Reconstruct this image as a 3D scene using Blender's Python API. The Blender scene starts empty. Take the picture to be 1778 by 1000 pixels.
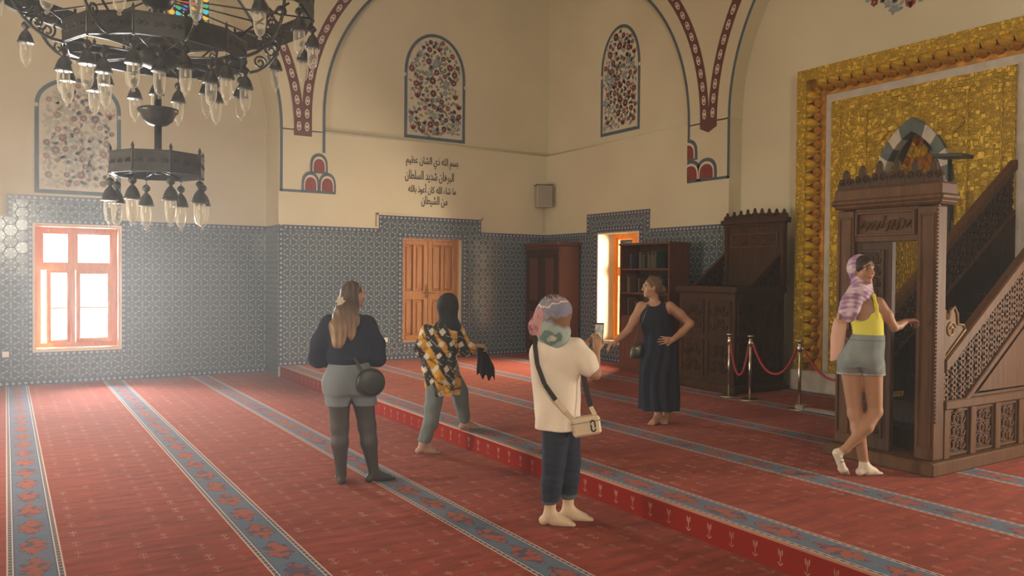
import bpy, bmesh, math, random
import numpy as np
from mathutils import Vector, Matrix
random.seed(7); np.random.seed(7)
PI = math.pi
sc = bpy.context.scene
COL = sc.collection

# ------------------------------------------------------------------ camera
EYE = Vector((0, 0, 1.85))
YAW, PITCH, ROLL, FPX = math.radians(32.386), math.radians(-0.995), math.radians(0.496), 1387.0
fw = Vector((math.sin(YAW)*math.cos(PITCH), math.cos(YAW)*math.cos(PITCH), math.sin(PITCH)))
rt = Vector((math.cos(YAW), -math.sin(YAW), 0)); up = rt.cross(fw)
rt, up = rt*math.cos(ROLL) + up*math.sin(ROLL), up*math.cos(ROLL) - rt*math.sin(ROLL)
cam_d = bpy.data.cameras.new('camera'); cam = bpy.data.objects.new('camera', cam_d); COL.objects.link(cam)
cam_d.sensor_width = 36.0; cam_d.lens = FPX/1778*36.0
cam_d.clip_start = .05; cam_d.clip_end = 200
cam.matrix_world = Matrix(((rt.x, up.x, -fw.x, EYE.x), (rt.y, up.y, -fw.y, EYE.y), (rt.z, up.z, -fw.z, EYE.z), (0, 0, 0, 1)))
sc.camera = cam

# ------------------------------------------------------------------ world, sun, window daylight, added fill lights, exposure
w = bpy.data.worlds.new('world'); sc.world = w; w.use_nodes = True
bg = w.node_tree.nodes['Background']; bg.inputs[0].default_value = (.93, .97, 1, 1); bg.inputs[1].default_value = 2.0
def light(name, kind, loc, aim, power, color, size=None):
    d = bpy.data.lights.new(name, kind); o = bpy.data.objects.new(name, d); COL.objects.link(o)
    o.location = loc
    o.rotation_euler = (Vector(aim) - Vector(loc)).to_track_quat('-Z', 'Y').to_euler()
    d.energy = power; d.color = color
    if size: d.shape = 'RECTANGLE'; d.size, d.size_y = size
    return o
# sun coming in over the qibla wall through window_2
sun = light('sun', 'SUN', (20.1, 17.25, 13.4), (10.1, 11.75, 1.6), 30, (1, .84, .62)); sun.data.angle = .012
# daylight filling the window openings of the room (two are in view, others beside the camera; rear and overhead lights are added)
light('daylight_window_1', 'AREA', (1.0, 15.7, 1.75), (1.35, 10, 1.0), 2100, (1, .965, .92), (1.5, 2.3))
light('daylight_window_2', 'AREA', (10.75, 11.75, 1.75), (6.5, 11.9, .6), 1250, (1, .78, .54), (1.3, 2.2))
for i, y in enumerate((1.5, 8.5)):
    light('daylight_side_%d' % i, 'AREA', (-3.2, y, 1.75), (3, y+(1, 3.5)[i], (.8, 1.6)[i]), (30, 330)[i], (1, .87, .68), (1.3, 2.2))
light('added_rear_light', 'AREA', (-.4, -5.7, 3.9), (3.0, 12, 3.2), 430, (1, .88, .68), (2.0, 3.0))  # unseen light added high behind the camera to brighten the back wall
light('daylight_qibla_near', 'AREA', (10.6, .85, 1.75), (6.3, 2.0, .0), 470, (1, .84, .68), (1.3, 2.2))
light('added_overhead_fill', 'AREA', (.5, 7.5, 9.3), (.8, 9.5, 0), 90, (1, .88, .70), (4, 4))  # added overhead fill below the closed ceiling; no dome is built
VS = sc.view_settings
VS.view_transform = 'Standard'; VS.look = 'None'; VS.gamma = 1.0; VS.use_curve_mapping = False
VS.exposure = 0.12
sc.cycles.max_bounces = 7; sc.cycles.diffuse_bounces = 4; sc.cycles.glossy_bounces = 3
sc.cycles.transmission_bounces = 6; sc.cycles.transparent_max_bounces = 10; sc.cycles.volume_bounces = 0
sc.cycles.caustics_reflective = False; sc.cycles.caustics_refractive = False
sc.cycles.sample_clamp_indirect = 4.0; sc.cycles.use_denoising = True
sc.cycles.volume_step_rate = 4.0; sc.cycles.volume_max_steps = 64

# ------------------------------------------------------------------ node helpers
class NT:
    def __init__(s, mat):
        mat.use_nodes = True; s.t = mat.node_tree; s.n = s.t.nodes
        s.b = s.n['Principled BSDF']
    def new(s, kind): return s.n.new(kind)
    def put(s, sock, v):
        if isinstance(v, bpy.types.NodeSocket): s.t.links.new(v, sock)
        elif isinstance(v, (tuple, list)) and len(v) == 3 and sock.type == 'RGBA': sock.default_value = (*v, 1)
        else: sock.default_value = v
    def m(s, op, a, b=None, c=None):
        n = s.n.new('ShaderNodeMath'); n.operation = op
        s.put(n.inputs[0], a)
        if b is not None: s.put(n.inputs[1], b)
        if c is not None: s.put(n.inputs[2], c)
        return n.outputs[0]
    def mix(s, f, a, b, mode='MIX'):
        n = s.n.new('ShaderNodeMix'); n.data_type = 'RGBA'; n.blend_type = mode
        s.put(n.inputs[0], f); s.put(n.inputs[6], a); s.put(n.inputs[7], b); return n.outputs[2]
    def coord(s, kind='Object'):
        n = s.n.new('ShaderNodeTexCoord'); return n.outputs[kind]
    def xyz(s, v):
        n = s.n.new('ShaderNodeSeparateXYZ'); s.put(n.inputs[0], v); return n.outputs
    def noise(s, scale, detail=2, vec=None, rough=.5):
        n = s.n.new('ShaderNodeTexNoise'); n.inputs['Scale'].default_value = scale; n.inputs['Detail'].default_value = detail
        n.inputs['Roughness'].default_value = rough
        if vec is not None: s.put(n.inputs['Vector'], vec)
        return n.outputs[0]
    def voro(s, scale, feature='F1', vec=None, out='Distance'):
        n = s.n.new('ShaderNodeTexVoronoi'); n.feature = feature; n.inputs['Scale'].default_value = scale
        if vec is not None: s.put(n.inputs['Vector'], vec)
        return n.outputs[out]
    def ramp(s, f, stops):
        n = s.n.new('ShaderNodeValToRGB'); s.put(n.inputs[0], f); e = n.color_ramp.elements
        while len(e) < len(stops): e.new(.5)
        for k, (p, c) in zip(e, stops): k.position = p; k.color = (*c, 1)
        return n.outputs[0]
    def scale(s, vec, v):
        n = s.n.new('ShaderNodeMapping'); s.put(n.inputs[0], vec); n.inputs['Scale'].default_value = v; return n.outputs[0]
    def bump(s, h, strength=.3, dist=.01):
        n = s.n.new('ShaderNodeBump'); n.inputs['Strength'].default_value = strength; n.inputs['Distance'].default_value = dist
        s.put(n.inputs['Height'], h); s.t.links.new(n.outputs[0], s.b.inputs['Normal'])
    def base(s, v): s.put(s.b.inputs['Base Color'], v)
MATS = {}
def mat(name, color=(.5, .5, .5), rough=.6, metal=0., spec=.5, fn=None, noise=0., nscale=8):
    if name in MATS: return MATS[name]
    m = bpy.data.materials.new(name); N = NT(m); MATS[name] = m
    N.b.inputs['Roughness'].default_value = rough; N.b.inputs['Metallic'].default_value = metal
    N.b.inputs['Specular IOR Level'].default_value = spec
    if noise:
        f = N.noise(nscale, 3, N.coord())
        lo = tuple(c*(1-noise) for c in color); hi = tuple(min(1, c*(1+noise)) for c in color)
        N.base(N.ramp(f, [(.3, lo), (.7, hi)]))
    else: N.base(color)
    if fn: fn(N)
    return m

# ------------------------------------------------------------------ mesh helpers
class MB:
    def __init__(s): s.v = []; s.f = []; s.uv = None
    def add(s, vs, fs):
        o = len(s.v); s.v += [tuple(p) for p in vs]; s.f += [tuple(i+o for i in f) for f in fs]; return s
    def box(s, x0, x1, y0, y1, z0, z1):
        return s.add([(x0,y0,z0),(x1,y0,z0),(x1,y1,z0),(x0,y1,z0),(x0,y0,z1),(x1,y0,z1),(x1,y1,z1),(x0,y1,z1)],
              [(0,3,2,1),(4,5,6,7),(0,1,5,4),(1,2,6,5),(2,3,7,6),(3,0,4,7)])
    def prism(s, poly, fa, fb):
        """poly of (u,v); fa/fb map (u,v) to the front and back 3D points"""
        n = len(poly)
        return s.add([fa(*p) for p in poly] + [fb(*p) for p in poly],
              [tuple(range(n)), tuple(range(2*n-1, n-1, -1))] + [((i+1) % n, i, n+i, n+(i+1) % n) for i in range(n)])
    def bar(s, a, b, r, r2=None, up=(0,0,1)):
        """square bar from a to b, half sizes r x r2"""
        a, b = Vector(a), Vector(b); d = (b-a).normalized(); u = Vector(up)
        if abs(d.dot(u)) > .99: u = Vector((1,0,0))
        x = d.cross(u).normalized()*r; y = x.cross(d).normalized()*(r2 or r)
        return s.add([a-x-y,a+x-y,a+x+y,a-x+y,b-x-y,b+x-y,b+x+y,b-x+y],
              [(0,3,2,1),(4,5,6,7),(0,1,5,4),(1,2,6,5),(2,3,7,6),(3,0,4,7)])
    def tube(s, pts, r, n=8, cap=True, closed=False):
        pts = [Vector(p) for p in pts]; R = r if isinstance(r, (list, tuple)) else [r]*len(pts)
        o = len(s.v); m = len(pts); nrm = None
        for i, p in enumerate(pts):
            if closed: d = pts[(i+1) % m] - pts[i-1]
            else: d = pts[min(i+1, m-1)] - pts[max(i-1, 0)]
            d.normalize()
            if nrm is None:
                u = Vector((0,0,1)) if abs(d.z) < .9 else Vector((1,0,0)); nrm = d.cross(u).normalized()
            else:
                nrm = (nrm - d*nrm.dot(d)).normalized()
            bn = d.cross(nrm)
            for k in range(n):
                a = 2*PI*k/n; s.v.append(tuple(p + (nrm*math.cos(a) + bn*math.sin(a))*R[i]))
        for i in range(m if closed else m-1):
            j = (i+1) % m
            for k in range(n):
                l = (k+1) % n; s.f.append((o+i*n+k, o+i*n+l, o+j*n+l, o+j*n+k))
        if cap and not closed:
            s.f.append(tuple(o+k for k in range(n-1, -1, -1))); s.f.append(tuple(o+(m-1)*n+k for k in range(n)))
        return s
    def lathe(s, prof, c=(0,0,0), n=16):
        """prof: list of (r,z); closed at the ends when r is 0"""
        o = len(s.v)
        for r, z in prof:
            for k in range(n):
                a = 2*PI*k/n; s.v.append((c[0]+r*math.cos(a), c[1]+r*math.sin(a), c[2]+z))
        for i in range(len(prof)-1):
            for k in range(n):
                l = (k+1) % n; s.f.append((o+i*n+k, o+i*n+l, o+(i+1)*n+l, o+(i+1)*n+k))
        s.f.append(tuple(o+k for k in range(n-1, -1, -1))); s.f.append(tuple(o+(len(prof)-1)*n+k for k in range(n)))
        return s
    def mesh(s, name, material, smooth=False):
        me = bpy.data.meshes.new(name); me.from_pydata(s.v, [], s.f); me.materials.append(material)
        if smooth: me.shade_smooth()
        me.update(); return me
    def build(s, name, material, parent=None, smooth=False, loc=None, bevel=0):
        me = s.mesh(name, material, smooth)
        bm = bmesh.new(); bm.from_mesh(me)
        bmesh.ops.recalc_face_normals(bm, faces=bm.faces)
        if bevel:
            bmesh.ops.bevel(bm, geom=[e for e in bm.edges if len(e.link_faces) == 2 and e.calc_face_angle() > .6], offset=bevel, segments=1, affect='EDGES', clamp_overlap=True)
        bm.to_mesh(me); bm.free()
        if smooth: me.shade_smooth()
        return link(name, me, parent, loc)
def link(name, me, parent=None, loc=None):
    o = bpy.data.objects.new(name, me); COL.objects.link(o)
    if parent is not None: o.parent = parent
    if loc is not None: o.location = loc
    return o
def box(name, material, x0, x1, y0, y1, z0, z1, parent=None, bevel=0):
    return MB().box(x0, x1, y0, y1, z0, z1).build(name, material, parent, bevel=bevel)
def tag(o, label=None, cat=None, group=None, kind=None):
    if label: o['label'] = label
    if cat: o['category'] = cat
    if group: o['group'] = group
    if kind: o['kind'] = kind
    return o
def thing(name, label, cat, loc=(0,0,0), rz=0, group=None):
    o = bpy.data.objects.new(name, None); COL.objects.link(o); o.empty_display_size = .1
    o.location = loc; o.rotation_euler = (0, 0, rz)
    return tag(o, label, cat, group)
def struct(o): o['kind'] = 'structure'; return o
def stuff(o): o['kind'] = 'stuff'; return o
def arc(cx, cz, r, a0, a1, n=16):
    return [(cx + r*math.cos(a0+(a1-a0)*i/n), cz + r*math.sin(a0+(a1-a0)*i/n)) for i in range(n+1)]
# ================================================================== materials of the setting
def _plaster(N):
    c = N.coord(); f = N.noise(.7, 4, c); g = N.noise(14, 3, c)
    N.base(N.mix(N.m('MULTIPLY', g, .12), N.ramp(f, [(.3, (.60, .545, .395)), (.7, (.68, .625, .465))]), (.48, .41, .28)))
    N.bump(N.noise(30, 3, c), .08, .01)
PLASTER = mat('cream plaster', rough=.85, spec=.2, fn=_plaster)
def _tile(N):
    uv = N.xyz(N.coord('UV')); x, y = uv[0], uv[1]
    sp = None
    for a in (90, 30, 150):
        ca, sa = math.cos(math.radians(a)), math.sin(math.radians(a))
        d = N.m('ABSOLUTE', N.m('ADD', N.m('MULTIPLY', x, ca), N.m('MULTIPLY', y, sa)))
        e = N.m('ABSOLUTE', N.m('SUBTRACT', N.m('MULTIPLY', x, sa), N.m('MULTIPLY', y, ca)))
        k = N.m('MULTIPLY', N.m('GREATER_THAN', d, .42), N.m('LESS_THAN', e, .11))
        k = N.m('MULTIPLY', k, N.m('LESS_THAN', d, .81))
        sp = k if sp is None else N.m('MAXIMUM', sp, k)
    r = N.m('SQRT', N.m('ADD', N.m('MULTIPLY', x, x), N.m('MULTIPLY', y, y)))
    ring = N.m('COMPARE', r, .24, .035)
    th = N.m('ARCTAN2', y, x)
    vine = N.m('GREATER_THAN', N.m('SINE', N.m('ADD', N.m('MULTIPLY', th, 6), N.m('MULTIPLY', r, 16))), .55)
    base = N.mix(N.m('MULTIPLY', vine, .5), (.072, .098, .125), (.13, .165, .185))
    base = N.mix(ring, base, (.18, .22, .235))
    base = N.mix(sp, base, (.27, .31, .325))
    N.base(base)
    N.bump(N.noise(60, 2, N.coord('UV')), .05, .002)
TILE = mat('glazed hexagon tile', rough=.13, spec=.55, fn=_tile)
GROUT = mat('dark tile grout', (.07, .085, .095), .6)
def _border(N):
    uv = N.xyz(N.coord('UV')); x, y = uv[0], uv[1]
    fx = N.m('ABSOLUTE', N.m('SUBTRACT', N.m('FRACT', x), .5)); fy = N.m('ABSOLUTE', N.m('SUBTRACT', y, .5))
    d = N.m('ADD', fx, N.m('MULTIPLY', fy, 1.0))
    dia = N.m('MULTIPLY', N.m('LESS_THAN', d, .30), N.m('GREATER_THAN', d, .10))
    lin = N.m('GREATER_THAN', fy, .45)
    N.base(N.mix(lin, N.mix(dia, (.06, .075, .125), (.42, .44, .47)), (.16, .17, .20)))
BORDER = mat('glazed border tile', rough=.25, fn=_border)

PX0, PER = 0.0, 1.375
def carpet_fn(N):
    p = N.xyz(N.coord()); X, Y = p[0], p[1]
    xm = N.m('FLOORED_MODULO', N.m('ADD', X, 100*PER - PX0), PER)      # 0..PER
    inst = N.m('LESS_THAN', xm, .31)
    # red field with small tulips
    ix = N.m('MULTIPLY', N.m('SUBTRACT', xm, .31), 1/.178); row = N.m('FLOOR', ix)
    iy = N.m('ADD', N.m('MULTIPLY', Y, 1/.24), N.m('MULTIPLY', row, .5))
    u = N.m('MULTIPLY', N.m('SUBTRACT', N.m('FRACT', ix), .5), .178); v = N.m('MULTIPLY', N.m('SUBTRACT', N.m('FRACT', iy), .5), .24)
    au = N.m('ABSOLUTE', u)
    bud = N.m('LESS_THAN', N.m('ADD', N.m('POWER', N.m('MULTIPLY', u, 1/.022), 2.0), N.m('POWER', N.m('MULTIPLY', N.m('SUBTRACT', v, .022), 1/.028), 2.0)), 1)
    slit = N.m('COMPARE', au, .009, .0035); bud = N.m('MULTIPLY', bud, N.m('SUBTRACT', 1, slit))
    stem = N.m('MULTIPLY', N.m('LESS_THAN', au, .004), N.m('COMPARE', v, -.03, .025))
    leaf = N.m('MULTIPLY', N.m('COMPARE', N.m('SUBTRACT', v, au), -.065, .006), N.m('LESS_THAN', au, .03))
    tul = N.m('MAXIMUM', bud, N.m('MAXIMUM', stem, leaf))
    c = N.coord(); big = N.noise(1.3, 4, c); fine = N.noise(70, 2, c)
    brush = N.ramp(N.noise(2.6, 4, N.scale(c, (1, 4.5, 1))), [(.35, (0, 0, 0)), (.68, (1, 1, 1))])
    red = N.mix(brush, (.155, .018, .007), (.29, .038, .017))
    red = N.mix(N.m('MULTIPLY', fine, .35), red, (.13, .012, .005))
    red = N.mix(N.m('MULTIPLY', tul, N.m('MULTIPLY', N.ramp(N.noise(2.2, 3, c), [(.40, (.05, .05, .05)), (.68, (1, 1, 1))]), .38)), red, (.62, .48, .38))
    # stripe
    e = N.m('ABSOLUTE', N.m('SUBTRACT', xm, .155))                      # 0 centre .155 edge
    t = N.m('MULTIPLY', N.m('SUBTRACT', N.m('FRACT', N.m('MULTIPLY', Y, 1/.46)), .5), .46); at_ = N.m('ABSOLUTE', t)
    blue = N.mix(N.noise(9, 2, c), (.040, .105, .175), (.075, .155, .24))
    rr = N.m('ADD', N.m('POWER', N.m('MULTIPLY', e, 1/.085), 2.0), N.m('POWER', N.m('MULTIPLY', at_, 1/.185), 2.0))
    ang = N.m('ARCTAN2', e, at_)
    lob = N.m('ADD', .78, N.m('MULTIPLY', N.m('COSINE', N.m('MULTIPLY', ang, 8)), .26))
    med = N.m('LESS_THAN', rr, lob)
    blot = N.m('GREATER_THAN', N.voro(17, 'F1', c), .62)
    medc = N.mix(blot, (.27, .068, .048), (.05, .06, .11))
    rim = N.m('MULTIPLY', N.m('COMPARE', rr, N.m('ADD', lob, .10), .09), N.m('GREATER_THAN', N.noise(30, 1, c), .5))
    s = N.mix(med, blue, medc); s = N.mix(rim, s, (.035, .04, .07))
    s = N.mix(N.m('COMPARE', e, .113, .006), s, (.06, .07, .10))
    band = N.m('COMPARE', e, .133, .012)
    ck = N.m('GREATER_THAN', N.m('SINE', N.m('MULTIPLY', Y, 105)), 0)
    s = N.mix(band, s, N.mix(ck, (.16, .19, .22), (.05, .05, .08)))
    s = N.mix(N.m('COMPARE', e, .119, .0035), s, (.52, .55, .55))
    s = N.mix(N.m('COMPARE', e, .149, .0045), s, (.60, .44, .33))
    col = N.mix(inst, red, s)
    col = N.mix(N.m('MULTIPLY', N.m('SUBTRACT', big, .5), .5), col, (.32, .10, .06))
    N.base(col)
    N.b.inputs['Sheen Weight'].default_value = .12; N.b.inputs['Sheen Roughness'].default_value = .5
    N.put(N.b.inputs['Sheen Tint'], (1, .55, .45))
    N.bump(N.m('ADD', fine, N.m('MULTIPLY', brush, 1.5)), .35, .006)
CARPET = mat('red prayer carpet', rough=1.0, spec=.03, fn=carpet_fn)
def riser_fn(N):
    p = N.xyz(N.coord()); Y, Z = p[1], p[2]
    iy = N.m('MULTIPLY', Y, 1/.20); u = N.m('MULTIPLY', N.m('SUBTRACT', N.m('FRACT', iy), .5), .20); v = N.m('SUBTRACT', Z, .095); au = N.m('ABSOLUTE', u)
    bud = N.m('LESS_THAN', N.m('ADD', N.m('POWER', N.m('MULTIPLY', u, 1/.018), 2.0), N.m('POWER', N.m('MULTIPLY', N.m('SUBTRACT', v, .028), 1/.036), 2.0)), 1)
    bud = N.m('MULTIPLY', N.m('MULTIPLY', bud, N.m('SUBTRACT', 1, N.m('COMPARE', au, .0065, .0028))), N.m('LESS_THAN', v, N.m('ADD', .030, N.m('MULTIPLY', au, .9))))
    stem = N.m('MULTIPLY', N.m('LESS_THAN', au, .0025), N.m('COMPARE', v, -.02, .02))
    leaf = N.m('MULTIPLY', N.m('COMPARE', N.m('SUBTRACT', v, N.m('MULTIPLY', au, .8)), -.058, .005), N.m('LESS_THAN', au, .02))
    tul = N.m('MAXIMUM', bud, N.m('MAXIMUM', stem, leaf))
    fine = N.noise(70, 2, N.coord())
    N.base(N.mix(N.m('MULTIPLY', tul, N.m('MULTIPLY', N.noise(4, 1, N.coord()), .8)), N.mix(fine, (.20, .013, .006), (.27, .020, .010)), (.62, .52, .40)))
RISER = mat('red step carpet', rough=1.0, spec=.03, fn=riser_fn)
PAINT_BLUE = mat('slate blue paint', (.075, .105, .135), .7, noise=.15)
PAINT_RED = mat('oxblood paint', (.22, .030, .026), .7, noise=.2)
PAINT_BAND = mat('dark maroon paint', (.125, .034, .026), .7, noise=.2)
PAINT_WHITE = mat('ivory paint', (.66, .60, .50), .7)
PAINT_GREY = mat('grey paint', (.30, .30, .28), .7)

# ================================================================== shell
DL, DR, XQ, XM, STEP, TT, CEIL = 14.927, 14.126, 9.817, 10.10, .184, 2.693, 9.5
XE = 4.118
floor = struct(MB().box(-6.5, XE-.012, -5.5, 15.5, -.1, 0).build('floor', CARPET))
fr = struct(MB().box(XE, 11, -5.5, 15.5, 0, STEP).build('floor_platform', CARPET))
struct(MB().box(XE-.012, XE, -5.5, DR, 0, STEP-.012).build('trim_1', RISER))
m = MB().tube([(XE-.002, -5.5, STEP-.008), (XE-.002, DR, STEP-.008)], .011, 8)
struct(m.build('trim_2', mat('carpet edge tape', (.36, .16, .10), .8), smooth=True))
struct(box('ceiling', PLASTER, -6.5, 11, -5.5, 16, CEIL, CEIL+.2))

def wall_with_holes(u0, u1, z0, z1, holes, f):
    """boxes tiling the rect minus rectangular holes; f(ua,ub,za,zb) adds one"""
    us = sorted({u0, u1, *[h[0] for h in holes], *[h[1] for h in holes]})
    zs = sorted({z0, z1, *[h[2] for h in holes], *[h[3] for h in holes]})
    for i in range(len(us)-1):
        run = None
        for j in range(len(zs)-1):
            uc, zc = (us[i]+us[i+1])/2, (zs[j]+zs[j+1])/2
            hole = any(h[0] < uc < h[1] and h[2] < zc < h[3] for h in holes)
            if not hole: run = (run[0], zs[j+1]) if run else (zs[j], zs[j+1])
            if (hole or j == len(zs)-2) and run: f(us[i], us[i+1], *run); run = None
W1 = (.396, 1.63, .556, 2.577); W3 = (2.36, 3.14, 5.96, 7.35)
D1 = (6.468, 7.747, .517, 2.529)
W2 = (11.13, 12.352, .557, 2.666)
m = MB(); wall_with_holes(-6.2, 4.2, 0, CEIL, [W1, W3], lambda a, b, c, d: m.box(a, b, DL, DL+.55, c, d)); wall_left = struct(m.build('wall_left', PLASTER))
m = MB(); wall_with_holes(4.07, XQ+.3, 0, 4.4, [D1], lambda a, b, c, d: m.box(a, b, DR, DL+.55, c, d))
m.box(D1[0], D1[1], DR+.30, DL+.5, D1[2], D1[3]); m.box(4.6, XQ+.4, DR+.10, DL+.5, 4.4, CEIL)
wall_back = struct(m.build('wall_back', PLASTER))
m = MB(); wall_with_holes(9.0, DR+.3, 0, 4.4, [W2], lambda a, b, c, d: m.box(XQ, XQ+.62, a, b, c, d))
m.box(XQ+.10, XQ+.62, 9.5, DR+.3, 4.4, CEIL)
wall_with_holes(-5.5, 9.0, 0, CEIL, [(5.56, 6.44, STEP, 3.8), (.2, 1.5, .6, 2.7)], lambda a, b, c, d: m.box(XM, XM+.34, a, b, c, d)); m.box(XM+.55, XM+.65, 5.4, 6.6, 0, 4); m.box(XM+.34, XM+.55, 5.4, 5.56, 0, 4); m.box(XM+.34, XM+.55, 6.44, 6.6, 0, 4); m.box(XM+.34, XM+.55, 5.4, 6.6, 3.8, 4)
wall_right = struct(m.build('wall_right', PLASTER))
# pier plates with the springing of the big arches
def R_(c, r, a0, a1, n=20): return arc(c[0], c[1], r, math.radians(a0), math.radians(a1), n)
AL, AR, RR = (.80, 4.4), (8.205, 4.7), 3.29
def ang_at(dx, r=RR): return math.degrees(math.acos(dx/r))
la = R_(AL, RR, 0, ang_at(.2))                    # from (4.09,4.4) up to x=1.0
ra = R_(AR, RR, 180-ang_at(.8), 180)              # from x=7.4 down to (4.915,4.7)
poly = [(4.07, 4.38)] + la + [(1.0, CEIL), (7.4, CEIL)] + ra + [(4.915, 4.38)]
wall_pier = struct(MB().prism(poly, lambda x, z: (x, DR, z), lambda x, z: (x, DL+.3, z)).build('wall_pier', PLASTER))
poly = [(2.0-x, z) for x, z in poly[:1] + la] + [(1.0, CEIL), (-6.2, CEIL), (-6.2, 4.38)]
m = MB().prism(poly, lambda x, z: (x, DR, z), lambda x, z: (x, DL+.3, z)); m.box(-6.2, -2.07, DR, DL+.3, 0, 4.4)
struct(m.build('wall_pier_far', PLASTER))
QL, QR = (13.22, 4.4), (5.70, 4.4)
qla = R_(QL, RR, 180, 180-ang_at(1.2)); qra = R_(QR, RR, ang_at(.2), 0)
polyq = [(9.93, 4.38)] + qla + [(QL[0]-1.2, CEIL), (5.9, CEIL)] + qra + [(8.99, 4.38)]
struct(MB().prism(polyq, lambda y, z: (XQ, y, z), lambda y, z: (XM+.25, y, z)).build('wall_pier_right', PLASTER))
poly = [(11.8-y, z) for y, z in ([(8.99, 4.38)] + qra[::-1])] + [(5.9, CEIL), (-5.5, CEIL), (-5.5, 4.38)]
struct(MB().prism(poly, lambda y, z: (XQ, y, z), lambda y, z: (XM+.25, y, z)).build('wall_pier_near', PLASTER))
# side and rear walls behind the camera, with the side openings for daylight and an added rear one
m = MB(); wall_with_holes(-5.5, 16, 0, CEIL, [(.9, 2.1, .6, 2.7), (7.9, 9.1, .6, 2.7)], lambda a, b, c, d: m.box(-3.0, -2.6, a, b, c, d)); struct(m.build('wall_side', PLASTER))
m = MB(); wall_with_holes(-6.5, 11, 0, CEIL, [(-1.4, .6, 2.4, 5.4)], lambda a, b, c, d: m.box(a, b, -5.5, -5.2, c, d)); struct(m.build('wall_rear', PLASTER))
# narrow mouldings where the tympana start
struct(MB().tube([(4.92, DR+.03, 4.385), (XQ, DR+.03, 4.385)], .035, 8).build('trim_3', PLASTER, smooth=True))
struct(MB().tube([(XQ+.03, 9.95, 4.385), (XQ+.03, DR, 4.385)], .035, 8).build('trim_4', PLASTER, smooth=True))

# ================================================================== glazed tile dado
TA = .106                                  # hexagon side
def hexagon(s): return [(s*math.cos(math.radians(60*k)), s*math.sin(math.radians(60*k))) for k in range(6)]
def clip(poly, a, b, c, d):
    for ax, lim, sg in ((0, a, 1), (0, b, -1), (1, c, 1), (1, d, -1)):
        out = []
        for i in range(len(poly)):
            p, q = poly[i-1], poly[i]; pi, qi = sg*(p[ax]-lim) >= 0, sg*(q[ax]-lim) >= 0
            if pi != qi:
                t = (lim-p[ax])/(q[ax]-p[ax]); out.append((p[0]+t*(q[0]-p[0]), p[1]+t*(q[1]-p[1])))
            if qi: out.append(q)
        poly = out
        if len(poly) < 3: return []
    return poly
def tile_mesh(name, polys, P):
    """polys: list of (outline (u,v), centre); P(u,v,h) -> 3D"""
    V, F, UV = [], [], []
    for poly, (cu, cv) in polys:
        mu = sum(p[0] for p in poly)/len(poly); mv = sum(p[1] for p in poly)/len(poly); n = len(poly); o = len(V)
        inn = [(mu+(u-mu)*.93, mv+(v-mv)*.93) for u, v in poly]; out = [(mu+(u-mu)*.975, mv+(v-mv)*.975) for u, v in poly]
        ta, tb_ = (random.gauss(0, .006), random.gauss(0, .006)) if len(polys) > 1 else (0, 0)
        V += [P(u, v, .008+ta*(u-mu)+tb_*(v-mv)) for u, v in inn] + [P(u, v, .003) for u, v in out] + [P(u, v, 0) for u, v in out]
        uvl = [((u-cu)/TA, (v-cv)/TA) for u, v in inn + out + out]
        faces = [tuple(range(n))] + [(n+i, n+(i+1) % n, (i+1) % n, i) for i in range(n)] + [(2*n+i, 2*n+(i+1) % n, n+(i+1) % n, n+i) for i in range(n)]
        for f in faces: F.append(tuple(o+i for i in f)); UV += [uvl[i] for i in f]
    me = bpy.data.meshes.new(name); me.from_pydata(V, [], F); l = me.uv_layers.new(name='UVMap')
    l.data.foreach_set('uv', [c for p in UV for c in p]); me.materials.append(TILE); me.update(); return me
def strip(m, UVs, P, a, b, wdt, side, hh=.013):
    """border strip from (u,v) a to b; side = unit vector to the inside"""
    L = math.hypot(b[0]-a[0], b[1]-a[1]); q = [a, b, (b[0]+side[0]*wdt, b[1]+side[1]*wdt), (a[0]+side[0]*wdt, a[1]+side[1]*wdt)]
    o = len(m.v); m.v += [P(u, v, hh) for u, v in q] + [P(u, v, 0) for u, v in q]
    n = L/(wdt*1.0); uv = [(0, 0), (n, 0), (n, 1), (0, 1)]*2
    for f in ((0,1,2,3), (4,5,1,0), (5,6,2,1), (6,7,3,2), (7,4,0,3)):
        m.f.append(tuple(o+i for i in f)); UVs += [uv[i] for i in f]
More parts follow.
